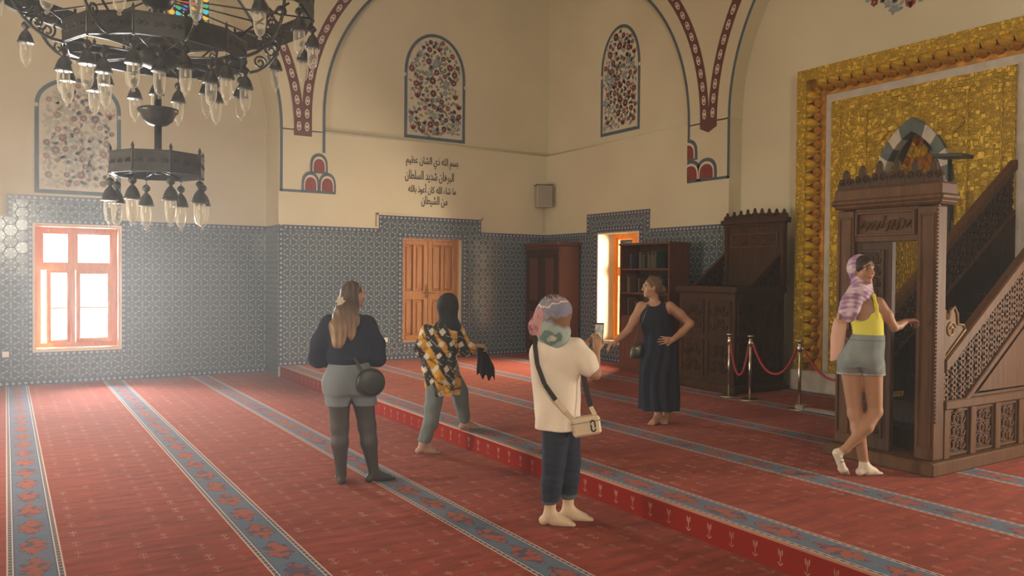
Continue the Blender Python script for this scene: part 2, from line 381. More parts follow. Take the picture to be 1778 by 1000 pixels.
def dado(wall, rects, P, flip, borders, key, offs):
    """rects: disjoint (u0,u1,v0,v1) regions; key: sort key nearest first"""
    whole, cut = [], []
    hx = hexagon(TA); U0 = min(r[0] for r in rects); U1 = max(r[1] for r in rects); V0 = min(r[2] for r in rects); V1 = max(r[3] for r in rects)
    i = 0; u = U0 + offs
    while u < U1 + TA:
        v = V0 + (0 if i % 2 == 0 else TA*math.sqrt(3)/2)
        while v < V1 + TA:
            poly = [(u+a, v+b) for a, b in hx]
            inside = any(r[0] <= u-TA and u+TA <= r[1] and r[2] <= v-TA*.87 and v+TA*.87 <= r[3] for r in rects)
            if inside: whole.append((u, v))
            else:
                for r in rects:
                    c = clip(poly, *r)
                    if c: cut.append((c, (u, v)))
            v += TA*math.sqrt(3)
        u += TA*1.5; i += 1
    whole.sort(key=key)
    me = tile_mesh('tile', [(hx, (0, 0))], lambda a, b, h: (a, b, h))
    if flip: me.flip_normals()
    ux = Vector(P(1, 0, 0)) - Vector(P(0, 0, 0)); vx = Vector(P(0, 1, 0)) - Vector(P(0, 0, 0)); nx = Vector(P(0, 0, 1)) - Vector(P(0, 0, 0))
    rot = Matrix((ux, vx, nx)).transposed().to_4x4()
    for u, v in whole[:300]:
        o = link('tile', me, wall); o.matrix_local = Matrix.Translation(P(u, v, 0)) @ rot @ Matrix.Rotation(random.gauss(0, .006), 4, 'X') @ Matrix.Rotation(random.gauss(0, .006), 4, 'Y')
    rest = [([(u+a, v+b) for a, b in hx], (u, v)) for u, v in whole[300:]] + cut
    mr = tile_mesh('tile_field', rest, P)
    bm = bmesh.new(); bm.from_mesh(mr); bmesh.ops.recalc_face_normals(bm, faces=bm.faces); bm.to_mesh(mr); bm.free()
    stuff(link('tile_field', mr, wall))
    g = MB()
    for r in rects: g.add([P(r[0], r[2], .002), P(r[1], r[2], .002), P(r[1], r[3], .002), P(r[0], r[3], .002)], [(0, 1, 2, 3)])
    g.build('grout', GROUT, wall)
    m = MB(); UVs = []
    for i, (a, b, s) in enumerate(borders): strip(m, UVs, P, a, b, .085, s, .012+.0007*i)
    mb = bpy.data.meshes.new('border'); mb.from_pydata(m.v, [], m.f); l = mb.uv_layers.new(name='UVMap'); l.data.foreach_set('uv', [c for p in UVs for c in p])
    mb.materials.append(BORDER); bm = bmesh.new(); bm.from_mesh(mb); bmesh.ops.recalc_face_normals(bm, faces=bm.faces); bm.to_mesh(mb); bm.free()
    link('tile_border', mb, wall)
# left bay wall (window_1)
Pl = lambda u, v, h: (u, DL-h, v)
dado(wall_left, [(-3, W1[0], 0, TT), (W1[0], W1[1], 0, W1[2]), (W1[0], W1[1], W1[3], TT), (W1[1], 4.07, 0, TT), (.02, 1.66, TT, 3.05)], Pl, False,
     [((-3, .0), (4.07, .0), (0, 1)), ((1.66, TT), (4.07, TT), (0, -1)), ((.02, 3.05), (1.66, 3.05), (0, -1)), ((1.66, 3.05), (1.66, TT), (-1, 0)), ((.02, 3.05), (.02, TT), (1, 0)),
      ((W1[0]-.10, W1[2]-.1), (W1[0]-.10, W1[3]+.1), (1, 0)), ((W1[1]+.1, W1[2]-.1), (W1[1]+.1, W1[3]+.1), (-1, 0)), ((W1[0], W1[2]-.02), (W1[1], W1[2]-.02), (0, -1)), ((W1[0], W1[3]+.02), (W1[1], W1[3]+.02), (0, 1))],
     lambda p: abs(p[0]-1.9), .05)
Pb = lambda u, v, h: (u, DR-h, v)
dado(wall_back, [(4.07, D1[0], STEP, TT), (D1[0], D1[1], STEP, D1[2]), (D1[0], D1[1], D1[3], TT), (D1[1], XQ, STEP, TT), (5.955, 8.194, TT, 2.95)], Pb, False,
     [((4.07, STEP), (XQ, STEP), (0, 1)), ((4.07, TT), (5.955, TT), (0, -1)), ((8.194, TT), (XQ, TT), (0, -1)), ((5.955, 2.95), (8.194, 2.95), (0, -1)),
      ((5.955, 2.95), (5.955, TT), (1, 0)), ((8.194, 2.95), (8.194, TT), (-1, 0)), ((4.07, STEP), (4.07, TT), (1, 0)),
      ((D1[0]-.11, D1[2]), (D1[0]-.11, D1[3]+.11), (1, 0)), ((D1[1]+.11, D1[2]), (D1[1]+.11, D1[3]+.11), (-1, 0)), ((D1[0], D1[3]+.11), (D1[1], D1[3]+.11), (0, -1)), ((D1[0], D1[2]-.02), (D1[1], D1[2]-.02), (0, -1))],
     lambda p: p[0], .05)
Pq = lambda u, v, h: (XQ-h, u, v)
dado(wall_right, [(W2[1], DR, STEP, TT), (W2[0], W2[1], STEP, W2[2]), (W2[0], W2[1], W2[3], TT), (9.0, W2[0], STEP, TT), (10.85, 12.69, TT, 3.05)], Pq, True,
     [((9.0, STEP), (DR, STEP), (0, 1)), ((9.0, TT), (10.85, TT), (0, -1)), ((12.69, TT), (DR, TT), (0, -1)), ((10.85, 3.05), (12.69, 3.05), (0, -1)), ((10.85, 3.05), (10.85, TT), (1, 0)), ((12.69, 3.05), (12.69, TT), (-1, 0)),
      ((W2[1]+.11, W2[2]), (W2[1]+.11, W2[3]+.11), (-1, 0)), ((W2[0]-.11, W2[2]), (W2[0]-.11, W2[3]+.11), (1, 0)), ((W2[0], W2[3]+.11), (W2[1], W2[3]+.11), (0, -1))],
     lambda p: p[0], .08)
# plaster lip above the dado
m = MB()
m.box(4.07, 5.93, DR-.02, DR, TT, TT+.03); m.box(5.925, 5.955, DR-.02, DR, TT, 2.98); m.box(5.925, 8.224, DR-.02, DR, 2.95, 2.98); m.box(8.194, 8.224, DR-.02, DR, TT, 2.98); m.box(8.2, XQ, DR-.02, DR, TT, TT+.03)
struct(m.build('trim_5', PLASTER))
Ps = lambda u, v, h: (4.07-h, u, v)   # tiled cheek of the pier beside the step
sw = struct(MB().box(4.068, 4.075, DR, DL, 0, TT).build('wall_cheek', GROUT))
polys = []
u = DR; i = 0
while u < DL+.1:
    v = 0 if i % 2 == 0 else TA*.866
    while v < TT+.1:
        c = clip([(u+a, v+b) for a, b in hexagon(TA)], DR, DL, 0, TT)
        if c: polys.append((c, (u, v)))
        v += TA*math.sqrt(3)
    u += TA*1.5; i += 1
mr = tile_mesh('tile_field', polys, Ps); bm = bmesh.new(); bm.from_mesh(mr); bmesh.ops.recalc_face_normals(bm, faces=bm.faces); bm.to_mesh(mr); bm.free()
stuff(link('tile_field', mr, sw))
# ================================================================== windows, shutters
def wood_fn(c0, c1, sc_=(14, 14, 1.2), bump=.15):
    def fn(N):
        c = N.scale(N.coord(), sc_); f = N.noise(2.2, 5, c, .6)
        N.base(N.ramp(f, [(.3, c0), (.7, c1)])); N.bump(f, bump, .004)
    return fn
ORANGE = mat('orange varnished wood', rough=.4, fn=wood_fn((.66, .21, .012), (.82, .31, .025)))
PINE = mat('honey pine wood', rough=.42, fn=wood_fn((.36, .145, .035), (.56, .26, .075)))
DARKW = mat('dark walnut wood', rough=.55, spec=.22, fn=wood_fn((.030, .012, .0035), (.070, .029, .008)))
MIDW = mat('brown carved wood', rough=.55, spec=.22, fn=wood_fn((.064, .025, .006), (.125, .053, .013)))
REDW = mat('reddish mahogany wood', rough=.45, fn=wood_fn((.075, .022, .012), (.13, .04, .02)))
BRASS = mat('polished brass', (.62, .44, .16), .25, 1.0)
STEEL = mat('brushed chrome', (.62, .58, .52), .25, 1.0)
IRON = mat('black iron', (.045, .045, .042), .42, .55)
WHITEP = mat('white plastic', (.70, .68, .63), .4)
def _glass(N):
    t = N.t; tr = N.new('ShaderNodeBsdfTransparent'); gl = N.new('ShaderNodeBsdfGlossy'); gl.inputs['Roughness'].default_value = .05
    fr_ = N.new('ShaderNodeFresnel'); fr_.inputs[0].default_value = 1.45; mx = N.new('ShaderNodeMixShader')
    t.links.new(fr_.outputs[0], mx.inputs[0]); t.links.new(tr.outputs[0], mx.inputs[1]); t.links.new(gl.outputs[0], mx.inputs[2])
    t.links.new(mx.outputs[0], N.n['Material Output'].inputs[0])
PANE = mat('window glass', fn=_glass)

def frame4(m, a, b, c, d, w_, y0, y1, F):
    """rectangular frame in (u,v) between depths; F maps (u0,u1,h0,h1,v0,v1) to a box"""
    F(m, a, a+w_, y0, y1, c, d); F(m, b-w_, b, y0, y1, c, d); F(m, a+w_, b-w_, y0, y1, c, c+w_); F(m, a+w_, b-w_, y0, y1, d-w_, d)
FY = lambda m, a, b, h0, h1, c, d: m.box(a, b, DL+h0, DL+h1, c, d)
win1 = struct(thing('window_1', None, None, (0, 0, 0)))
a, b, c, d = W1
m = MB(); frame4(m, a-.03, b+.03, c-.03, d+.03, .035, -.02, .0, FY); m.build('casing', mat('cream painted casing', (.72, .60, .46), .6), win1)
m = MB(); frame4(m, a, b, c, d, .022, .0, .30, FY); m.build('lining', ORANGE, win1)
m = MB(); frame4(m, a+.02, b-.02, c+.02, d-.02, .075, .27, .36, FY); fo = m.build('frame', ORANGE, win1)
tz = c + (d-c)*.665; mx_ = a + (b-a)*.45
m = MB(); FY(m, a+.09, b-.09, .27, .355, tz-.045, tz+.045); m.build('transom', ORANGE, win1)
m = MB(); FY(m, mx_-.04, mx_+.04, .275, .35, c+.09, d-.09); m.build('mullion', ORANGE, win1)
def sash(n, u0, u1, v0, v1, w_, mid=None, rot=0, hinge=None):
    m = MB(); fr_ = lambda m, A, B, h0, h1, C, D: m.box(A-hinge, B-hinge, h0, h1, C, D)
    frame4(m, u0, u1, v0, v1, w_, -.025, .025, fr_)
    o = m.build('sash', ORANGE, win1); o.location = (hinge, DL+.31, 0); o.rotation_euler = (0, 0, rot)
    vs = [v0+w_, v1-w_] if mid is None else [v0+w_, mid, v1-w_]
    if mid is not None: MB().box(u0+w_-hinge, u1-w_-hinge, -.015, .015, mid-.012, mid+.012).build('glazing_bar', ORANGE, o)
    for i in range(len(vs)-1): MB().box(u0+w_-hinge, u1-w_-hinge, -.003, .003, vs[i]+.005, vs[i+1]-.005).build('pane', PANE, o)
    return o
sash(1, a+.095, mx_-.04, tz+.045, d-.095, .035, None, 0, a+.095)
sash(2, mx_+.04, b-.095, tz+.045, d-.095, .035, None, 0, mx_+.04)
s3 = sash(3, mx_+.045, b-.095, c+.095, tz-.045, .065, c+(tz-c)*.5, 0, mx_+.045)
sash(4, a+.15, mx_-.05, c+.095, tz-.045, .05, c+(tz-c)*.5, math.radians(24), mx_-.05)
MB().box(b-.135-s3.location.x, b-.115-s3.location.x, -.06, -.025, 1.42, 1.55).build('handle', BRASS, s3)
g = MB()
for i in range(7): x = a+.08+i*(b-a-.16)/6; g.tube([(x, DL+.5, c), (x, DL+.5, d)], .008, 6)
for i in range(10): z = c+.1+i*.2; g.tube([(a, DL+.5, z), (b, DL+.5, z)], .008, 6)
g.build('iron_grille', mat('white painted iron', (.7, .7, .7), .5), win1)

# back wall: a recess closed by a pair of pine shutters
dr = struct(thing('door_1', None, None, (0, 0, 0)))
a, b, c, d = D1; yb = DR+.20
FB = lambda m, a, b, h0, h1, c, d: m.box(a, b, DR+h0, DR+h1, c, d)
m = MB(); frame4(m, a, b, c, d, .035, .12, .24, FB); m.build('frame', PINE, dr)
mid = (a+b)/2 - .03
for (u0, u1) in ((a+.035, mid-.006), (mid+.006, b-.035)):
    lf = MB(); w_ = .085
    frame4(lf, u0, u1, c+.035, d-.035, w_, .15, .20, FB)
    zc = c+.9*1.0
    FB(lf, u0+w_, u1-w_, .15, .20, zc-.09, zc+.09); FB(lf, (u0+u1)/2-.03, (u0+u1)/2+.03, .15, .20, c+.12, zc-.09); FB(lf, (u0+u1)/2-.03, (u0+u1)/2+.03, .15, .20, zc+.09, d-.12)
    L = lf.build('door_leaf', PINE, dr, bevel=.006)
    for (p0, p1) in ((u0+w_, (u0+u1)/2-.03), ((u0+u1)/2+.03, u1-w_)):
        for (q0, q1) in ((c+.12, zc-.09), (zc+.09, d-.12)):
            pm = MB(); FB(pm, p0, p1, .19, .205, q0, q1); FB(pm, p0+.03, p1-.03, .172, .195, q0+.04, q1-.04); pm.build('door_panel', PINE, L, bevel=.01)
h = MB().box(mid-.045, mid-.015, DR+.135, DR+.15, 1.36, 1.62); h.tube([(mid-.03, DR+.15, 1.47), (mid-.03, DR+.09, 1.47), (mid-.13, DR+.09, 1.47)], .011, 8)
h.tube([(mid+.05, DR+.15, 1.47), (mid+.05, DR+.09, 1.47), (mid+.14, DR+.09, 1.46)], .011, 8)
h.build('handle', BRASS, dr, smooth=False)

# qibla wall window with the deep sunlit reveal
w2 = struct(thing('window_2', None, None, (0, 0, 0)))
a, b, c, d = W2
FQ = lambda m, a, b, h0, h1, c, d: m.box(XQ+h0, XQ+h1, a, b, c, d)
m = MB(); frame4(m, a, b, c, d, .03, -.012, .005, FQ); m.build('casing', mat('cream painted casing'), w2)
m = MB(); frame4(m, a, b, c, d, .075, .40, .50, FQ); m.build('frame', ORANGE, w2)
m = MB(); FQ(m, a+.07, b-.07, .42, .49, 1.88, 1.96); m.build('transom', ORANGE, w2)
m = MB(); FQ(m, (a+b)/2-.04, (a+b)/2+.04, .42, .49, c+.07, d-.07); m.build('mullion', ORANGE, w2)
for (u0, u1) in ((a+.075, (a+b)/2-.04), ((a+b)/2+.04, b-.075)):
    for (v0, v1) in ((c+.075, 1.88), (1.96, d-.075)):
        m = MB(); frame4(m, u0, u1, v0, v1, .045, .43, .48, FQ); so = m.build('sash', ORANGE, w2)
        m = MB(); FQ(m, u0+.045, u1-.045, .452, .458, v0+.045, v1-.045); m.build('pane', PANE, so)
m = MB(); FQ(m, a-.02, b+.02, -.04, .40, c-.03, c+.005); m.build('sill', mat('pale marble', (.62, .55, .46), .3, noise=.12, nscale=5), w2)

# stained glass high in the left bay
w3 = struct(thing('window_3', None, None, (0, 0, 0)))
a, b, c, d = W3
m = MB(); FY3 = lambda m, a, b, h0, h1, c, d: m.box(a, b, DL+h0, DL+h1, c, d)
frame4(m, a, b, c, d, .05, .10, .2, FY3); m.build('frame', PLASTER, w3)
def sg(name, col):
    def fn(N):
        N.put(N.b.inputs['Emission Color'], col); N.b.inputs['Emission Strength'].default_value = .85  # panes emit their own colour in place of daylight from behind
    return mat('stained glass ' + name, tuple(k*.3 for k in col), .2, fn=fn)
SG = [sg('red', (.8, .05, .02)), sg('amber', (.9, .5, .06)), sg('blue', (.08, .25, .75)), sg('green', (.08, .45, .2)), sg('clear', (.85, .85, .8)), sg('turquoise', (.1, .55, .6))]
lead = IRON
rng = random.Random(3)
MB().box(a+.05, b-.05, DL+.165, DL+.18, c+.05, d-.05).build('lead_backing', lead, w3)
nx_, nz_ = 6, 12; cw, ch = (b-a-.1)/nx_, (d-c-.1)/nz_
for i in range(nx_):
    for j in range(nz_):
        cx, cz = a+.05+(i+.5)*cw, c+.05+(j+.5)*ch
        k = [1, 5, 4, 3, 2, 1][(i+2*j) % 6]
        if i in (2, 3) and j % 4 in (1, 2): k = 0
        n = 8; rad = (cw*.47, ch*.47); rot = .4*((i+j) % 2)
        MB().prism([(cx+rad[0]*math.cos(2*PI*q/n+rot), cz+rad[1]*math.sin(2*PI*q/n+rot)) for q in range(n)], lambda x, z: (x, DL+.155, z), lambda x, z: (x, DL+.17, z)).build('pane', SG[k], w3)

# ================================================================== painted ornament
def flat(m, poly, P, h=.004):
    return m.prism(poly, lambda u, v: P(u, v, h), lambda u, v: P(u, v, .0005))
def band_poly(pts_a, pts_b): return list(pts_a) + list(pts_b)[::-1]
def quadband(m, A, B, P, h):
    for i in range(len(A)-1): flat(m, [A[i], A[i+1], B[i+1], B[i]], P, h)
def arch_outline(u0, u1, v0, vs, vt, n=20):
    cx, r, hh = (u0+u1)/2, (u1-u0)/2, vt-vs
    return [(u0, v0), (u0, vs)] + [(cx - r*math.cos(PI*i/n), vs + hh*math.sin(PI*i/n)**.92) for i in range(1, n)] + [(u1, vs), (u1, v0)]
GROUND = mat('painted cream ground', (.60, .545, .43), .75, noise=.08)
FL_RED = mat('painted red petals', (.24, .04, .034), .7, noise=.3, nscale=30)
FL_BLUE = mat('painted grey blue leaves', (.22, .27, .30), .7, noise=.3, nscale=30)
FL_GREEN = mat('painted olive leaves', (.24, .24, .15), .7, noise=.3, nscale=30)
FL_PINK = mat('painted rose centres', (.50, .26, .22), .7)
def petals(m, P, cu, cv, r, n, ph, h, sh=.42):
    for k in range(n):
        t = ph + 2*PI*k/n; dx, dy = math.cos(t), math.sin(t); px, py = -dy, dx
        flat(m, [(cu, cv), (cu+dx*r*.55+px*r*sh, cv+dy*r*.55+py*r*sh), (cu+dx*r, cv+dy*r), (cu+dx*r*.55-px*r*sh, cv+dy*r*.55-py*r*sh)], P, h)
def leafp(m, P, cu, cv, L, t, h, wd=.3):
    dx, dy = math.cos(t), math.sin(t); px, py = -dy, dx
    flat(m, [(cu, cv), (cu+dx*L*.45+px*L*wd, cv+dy*L*.45+py*L*wd), (cu+dx*L, cv+dy*L), (cu+dx*L*.45-px*L*wd, cv+dy*L*.45-py*L*wd)], P, h)
HAZE_VEILED = {FL_RED: mat('haze veiled red petals', (.40, .25, .20), .75, noise=.2), FL_BLUE: mat('haze veiled grey leaves', (.42, .43, .37), .75, noise=.2), FL_GREEN: mat('haze veiled olive leaves', (.44, .42, .30), .75, noise=.2), FL_PINK: mat('haze veiled rose centres', (.50, .38, .31), .75)}  # lighter petal and leaf colours paint in the haze over the left mural
def floral(root, P, inside, bb, rng, n_fl, scale=1.0, veil=False):
    u0, u1, v0, v1 = bb; F = []
    tries = 0
    while len(F) < n_fl and tries < 4000:
        tries += 1; u, v = rng.uniform(u0, u1), rng.uniform(v0, v1); r = rng.uniform(.045, .08)*scale
        if inside(u, v, r) and all((u-a)**2+(v-b)**2 > (r+c)**2*1.15 for a, b, c in F): F.append((u, v, r))
    red, blue, green, pink, vine = MB(), MB(), MB(), MB(), MB()
    for i, (u, v, r) in enumerate(F):
        kind = i % 5
        if kind in (0, 1, 3): petals(red, P, u, v, r, rng.choice((6, 7, 8)), rng.random(), .005); petals(pink, P, u, v, r*.3, 6, .3, .0065)
        elif kind == 2: petals(blue, P, u, v, r*1.25, 5, rng.random()*2, .005, .33); petals(pink, P, u, v, r*.3, 5, 0, .0065)
        else:
            for k in range(3): leafp(red, P, u, v-r*.5, r*1.8, PI/2+(k-1)*.5, .005, .22)
        t0 = rng.random()*6
        for k in range(6):
            t = t0+k*PI/3+rng.uniform(-.4, .4); L = rng.uniform(.07, .12)*scale; uu, vv = u+math.cos(t)*r*1.1, v+math.sin(t)*r*1.1
            if inside(uu+math.cos(t)*L, vv+math.sin(t)*L, .02): leafp(blue if (i+k) % 2 else green, P, uu, vv, L, t+rng.uniform(-.5, .5), .0045)
        j = min(range(len(F)), key=lambda q: (F[q][0]-u)**2+(F[q][1]-v)**2 if q != i and q > i else 99)
        if j > i:
            p, q = (u, v), F[j][:2]; A, B = [], []
            for s_ in range(7):
                f = s_/6; bx, by = p[0]+(q[0]-p[0])*f, p[1]+(q[1]-p[1])*f; nx_, ny_ = -(q[1]-p[1]), q[0]-p[0]; o = math.sin(f*PI)*.25
                A.append((bx+nx_*o, by+ny_*o+.004)); B.append((bx+nx_*o, by+ny_*o-.004))
            quadband(vine, A, B, P, .004)
    for mm, n, mt in ((red, 'red_flowers', FL_RED), (blue, 'blue_leaves', FL_BLUE), (green, 'olive_leaves', FL_GREEN), (pink, 'flower_centres', FL_PINK), (vine, 'vines', FL_GREEN)):
        if mm.v: stuff(mm.build(n, HAZE_VEILED[mt] if veil else mt, root))
def arch_panel(label, P, u0, u1, v0, vs, vt, seed, ears, veil=False):
    root = thing('floral_mural', label, 'wall painting')
    o = arch_outline(u0, u1, v0, vs, vt); bw = .062
    i_ = arch_outline(u0+bw, u1-bw, v0+bw, vs, vt-bw)
    m = MB(); quadband(m, o, i_, P, .006); flat(m, [o[0], i_[0], i_[-1], o[-1]], P, .006); m.build('border', PAINT_BLUE, root)
    m = MB(); flat(m, i_, P, .003); m.build('ground', GROUND, root)
    for (eu, ev) in ears:
        mm = MB(); flat(mm, [(eu-.05, ev-.03), (eu+.05, ev-.03), (eu+.05, ev+.03), (eu-.05, ev+.03)], P, .009); mm.build('corner_mark', GROUND, root)
    cx, r, hh = (u0+u1)/2, (u1-u0)/2-bw, vt-vs-bw
    def inside(u, v, k):
        if abs(u-cx) > r-k or v < v0+bw+k: return False
        return v < vs or ((u-cx)/(r-k))**2 + ((v-vs)/max(.01, hh-k))**2 < 1
    floral(root, P, inside, (u0, u1, v0, vt), random.Random(seed), 50, 1.1, veil)
    return root
PtB = lambda u, v, h: (u, DR+.10-h, v); PtQ = lambda u, v, h: (XQ+.10-h, u, v)
arch_panel('arched floral wall painting paled by painted-in haze, above the left orange window, behind the chandelier', Pl, .397, 1.647, 3.09, 4.5, 4.99, 5, [(.397, 4.5), (1.647, 4.42)], True)
arch_panel('arched floral wall painting with slate border above the black Arabic inscription', PtB, 6.52, 7.86, 4.48, 5.72, 6.57, 11, [(6.5, 5.70), (7.88, 5.6)])
arch_panel('narrow-looking arched floral wall painting above the bright window behind the bookcase', PtQ, 11.27, 12.42, 4.56, 5.75, 6.62, 17, [(11.27, 5.76), (12.42, 5.72)])
# floral fragment above the gilded niche
PmW = lambda u, v, h: (XM-h, u, v)
root = thing('floral_mural', 'loose floral wall painting cut by the top edge above the gilded niche', 'wall painting')
floral(root, PmW, lambda u, v, k: ((u-6.22)/.74)**2 + ((v-6.15)/.78)**2 < 1, (5.4, 7.0, 5.3, 7.0), random.Random(4), 42, 1.15)

def pier_ornament(label, P, mir, lc, rc, x_l, x_r, zb, tre_c, tip, o1=.25, o2=.43):
    """P maps (u,v,h); u grows to the right in the picture after mir"""
    root = thing('pier_mural', label, 'wall painting')
    # border lines along both arches and along the foot
    n = 24; bw = .05
    def arcpts(c, r, sgn, z_end):
        out = []
        for i in range(n+1):
            z = c[1] + (z_end-c[1])*i/n; q = r*r-(z-c[1])**2
            out.append((c[0]+sgn*math.sqrt(max(q, 0)), z))
        return out
    m = MB(); A = [(x_l, zb)] + arcpts(lc, RR, 1, 7.4); B = [(x_l+bw, zb)] + arcpts(lc, RR+bw, 1, 7.4); quadband(m, A, B, P, .005); m.build('border_line', PAINT_BLUE, root); m = MB()
    A = [(x_r, zb+tre_c[3])] + arcpts(rc, RR, -1, 7.4); B = [(x_r-bw, zb+tre_c[3])] + arcpts(rc, RR+bw, -1, 7.4); quadband(m, A, B, P, .005); m.build('border_line', PAINT_BLUE, root); m = MB()
    flat(m, [(x_l, zb), (tre_c[4], zb), (tre_c[4], zb+.045), (x_l, zb+.045)], P, .005)
    m.build('border_line', PAINT_BLUE, root)
    ov = MB()
    for c, sgn in ((lc, 1), (rc, -1)):
        m = MB()
        A = arcpts(c, RR+o1, sgn, 7.4); B = arcpts(c, RR+o2, sgn, 7.4)
        A = [(A[0][0], tip)] + A; B = [(B[0][0], tip)] + B; quadband(m, A, B, P, .005 + (.001 if sgn > 0 else 0)); m.build('red_band', PAINT_BAND, root)
        z = tip+.17
        while z < 7.3:
            x = c[0]+sgn*math.sqrt((RR+(o1+o2)/2)**2-max(0, z-c[1])**2); t = math.asin(max(0, z-c[1])/(RR+(o1+o2)/2)); dx, dz = -sgn*math.sin(t), math.cos(t)
            def el(a_, b_): return [(x+dx*a_*math.cos(q)+dz*b_*math.sin(q), z+dz*a_*math.cos(q)-dx*b_*math.sin(q)) for q in [2*PI*k/10 for k in range(10)]]
            o_, i_ = el(.085, .042), el(.062, .024)
            for k in range(10): flat(ov, [o_[k], o_[(k+1) % 10], i_[(k+1) % 10], i_[k]], P, .008)
            flat(ov, el(.028, .022), P, .008)
            ov.build('oval', PAINT_WHITE, root); ov = MB()
            z += .232*math.cos(t)
    # trefoil of three red lobes
    cx, wd, hh, _, _ = tre_c[0], tre_c[1], tre_c[2], 0, 0
    def lobe(u, v, w_, h_): return [(u-w_, v)] + [(u - w_*math.cos(PI*k/10), v + h_*(.35+.65*math.sin(PI*k/10)**.8) if 0 < k < 10 else v+h_*.35) for k in range(11)] + [(u+w_, v)]
    cl = tre_c[5]
    for (u, v) in (tre_c[6] if len(tre_c) > 6 else ((cx-wd, zb+.02), (cx+wd, zb+.02), (cx, zb+.36))):
        for (s_, mt, nm, hgt) in ((1.22, PAINT_BLUE, 'lobe_surround', .007), (.92, PAINT_WHITE, 'lobe_outline', .009), (.78, PAINT_RED, 'lobe', .011)):
            p_ = lobe(u, v + (.0 if s_ > 1 else .03), wd*s_*.86, hh*s_)
            p_ = clip(p_, cl[0], cl[1], -9, 99)
            if len(p_) > 2: mm = MB(); flat(mm, p_, P, hgt); mm.build(nm, mt, root)
    return root
Pp = lambda u, v, h: (u, DR-h, v)
pier_ornament('red V-shaped band with red trefoil painted on the pier left of the inscription', Pp, 1, AL, AR, 4.09, 4.915, 3.28, (4.80, .155, .30, .74, 5.11, (-99, 99)), 4.29)
# on the qibla wall the picture's left is +Y: use u' = -Y
PQm = lambda u, v, h: (XQ-h, -u, v)
pier_ornament('red V-shaped band with half trefoil painted on the pier above the carved pulpit', PQm, 1, (-QL[0], QL[1]), (-QR[0], QR[1]), -9.93, -8.99, 3.42, (-9.93, .22, .30, .0, -8.99, (-9.93, 99), ((-9.85, 3.44), (-9.49, 3.44), (-9.93, 3.80))), 4.36, .285, .475)
mm = MB(); flat(mm, [(-9.645, 4.37), (-9.645, 4.30), (-9.46, 4.22), (-9.275, 4.30), (-9.275, 4.37)], PQm, .007); mm.build('red_tip', PAINT_BAND, [o for o in COL.objects if o.name.startswith('pier_mural')][-1])

# Arabic inscription: letters set by hand in presentation forms, right to left
SH = {'ا': 'ﺍﺎﺍﺎ', 'أ': 'ﺃﺄﺃﺄ', 'ب': 'ﺏﺐﺑﺒ', 'ت': 'ﺕﺖﺗﺘ', 'د': 'ﺩﺪﺩﺪ', 'ذ': 'ﺫﺬﺫﺬ', 'ر': 'ﺭﺮﺭﺮ', 'س': 'ﺱﺲﺳﺴ', 'ش': 'ﺵﺶﺷﺸ', 'ط': 'ﻁﻂﻃﻄ', 'ظ': 'ﻅﻆﻇﻈ',
      'ع': 'ﻉﻊﻋﻌ', 'ك': 'ﻙﻚﻛﻜ', 'ل': 'ﻝﻞﻟﻠ', 'م': 'ﻡﻢﻣﻤ', 'ن': 'ﻥﻦﻧﻨ', 'ه': 'ﻩﻪﻫﻬ', 'و': 'ﻭﻮﻭﻮ', 'ي': 'ﻱﻲﻳﻴ', 'ء': 'ﺀﺀﺀﺀ'}
NOJ = set('اأدذروء')
def shape(t):
    out = []
    for i, ch in enumerate(t):
        if ch not in SH: out.append(ch); continue
        pv = i > 0 and t[i-1] in SH and t[i-1] not in NOJ; nx = i+1 < len(t) and t[i+1] in SH and ch not in NOJ and t[i+1] != 'ء'
        if ch == 'ء': pv = False
        out.append(SH[ch][(1 if pv else 0) + (2 if nx else 0)])
    return ''.join(reversed(out))
INK = mat('black lettering paint', (.045, .032, .022), .7)
ins = thing('wall_inscription', 'four lines of black Arabic lettering painted on the cream wall', 'inscription')
for txt, u0, u1, v0, v1 in (('بسم الله ذي الشان عظيم', 6.52, 7.66, 3.90, 4.13), ('البرهان شديد السلطان', 6.50, 7.56, 3.62, 3.85), ('ما شاء الله كان أعوذ بالله', 6.57, 7.61, 3.38, 3.60), ('من الشيطان', 6.85, 7.42, 3.15, 3.37)):
    cu = bpy.data.curves.new('lettering', 'FONT'); cu.body = shape(txt); cu.size = .25; cu.extrude = .003; cu.offset = .002; cu.resolution_u = 3
    t_o = bpy.data.objects.new('lettering', cu); COL.objects.link(t_o)
    bpy.context.view_layer.update()
    me = bpy.data.meshes.new_from_object(t_o.evaluated_get(bpy.context.evaluated_depsgraph_get()))
    bpy.data.objects.remove(t_o); me.materials.clear(); me.materials.append(INK)
    co = np.zeros(len(me.vertices)*3); me.vertices.foreach_get('co', co); co = co.reshape(-1, 3)
    if len(co):
        lo, hi = co.min(0), co.max(0); s_ = (np.array([u1-u0, v1-v0])/(hi-lo)[:2])
        q = np.zeros_like(co); q[:, 0] = u0+(co[:, 0]-lo[0])*s_[0]; q[:, 2] = v0+(co[:, 1]-lo[1])*s_[1]; q[:, 1] = DR-.003-co[:, 2]
        me.vertices.foreach_set('co', q.ravel()); me.update()
    link('lettering', me, ins)
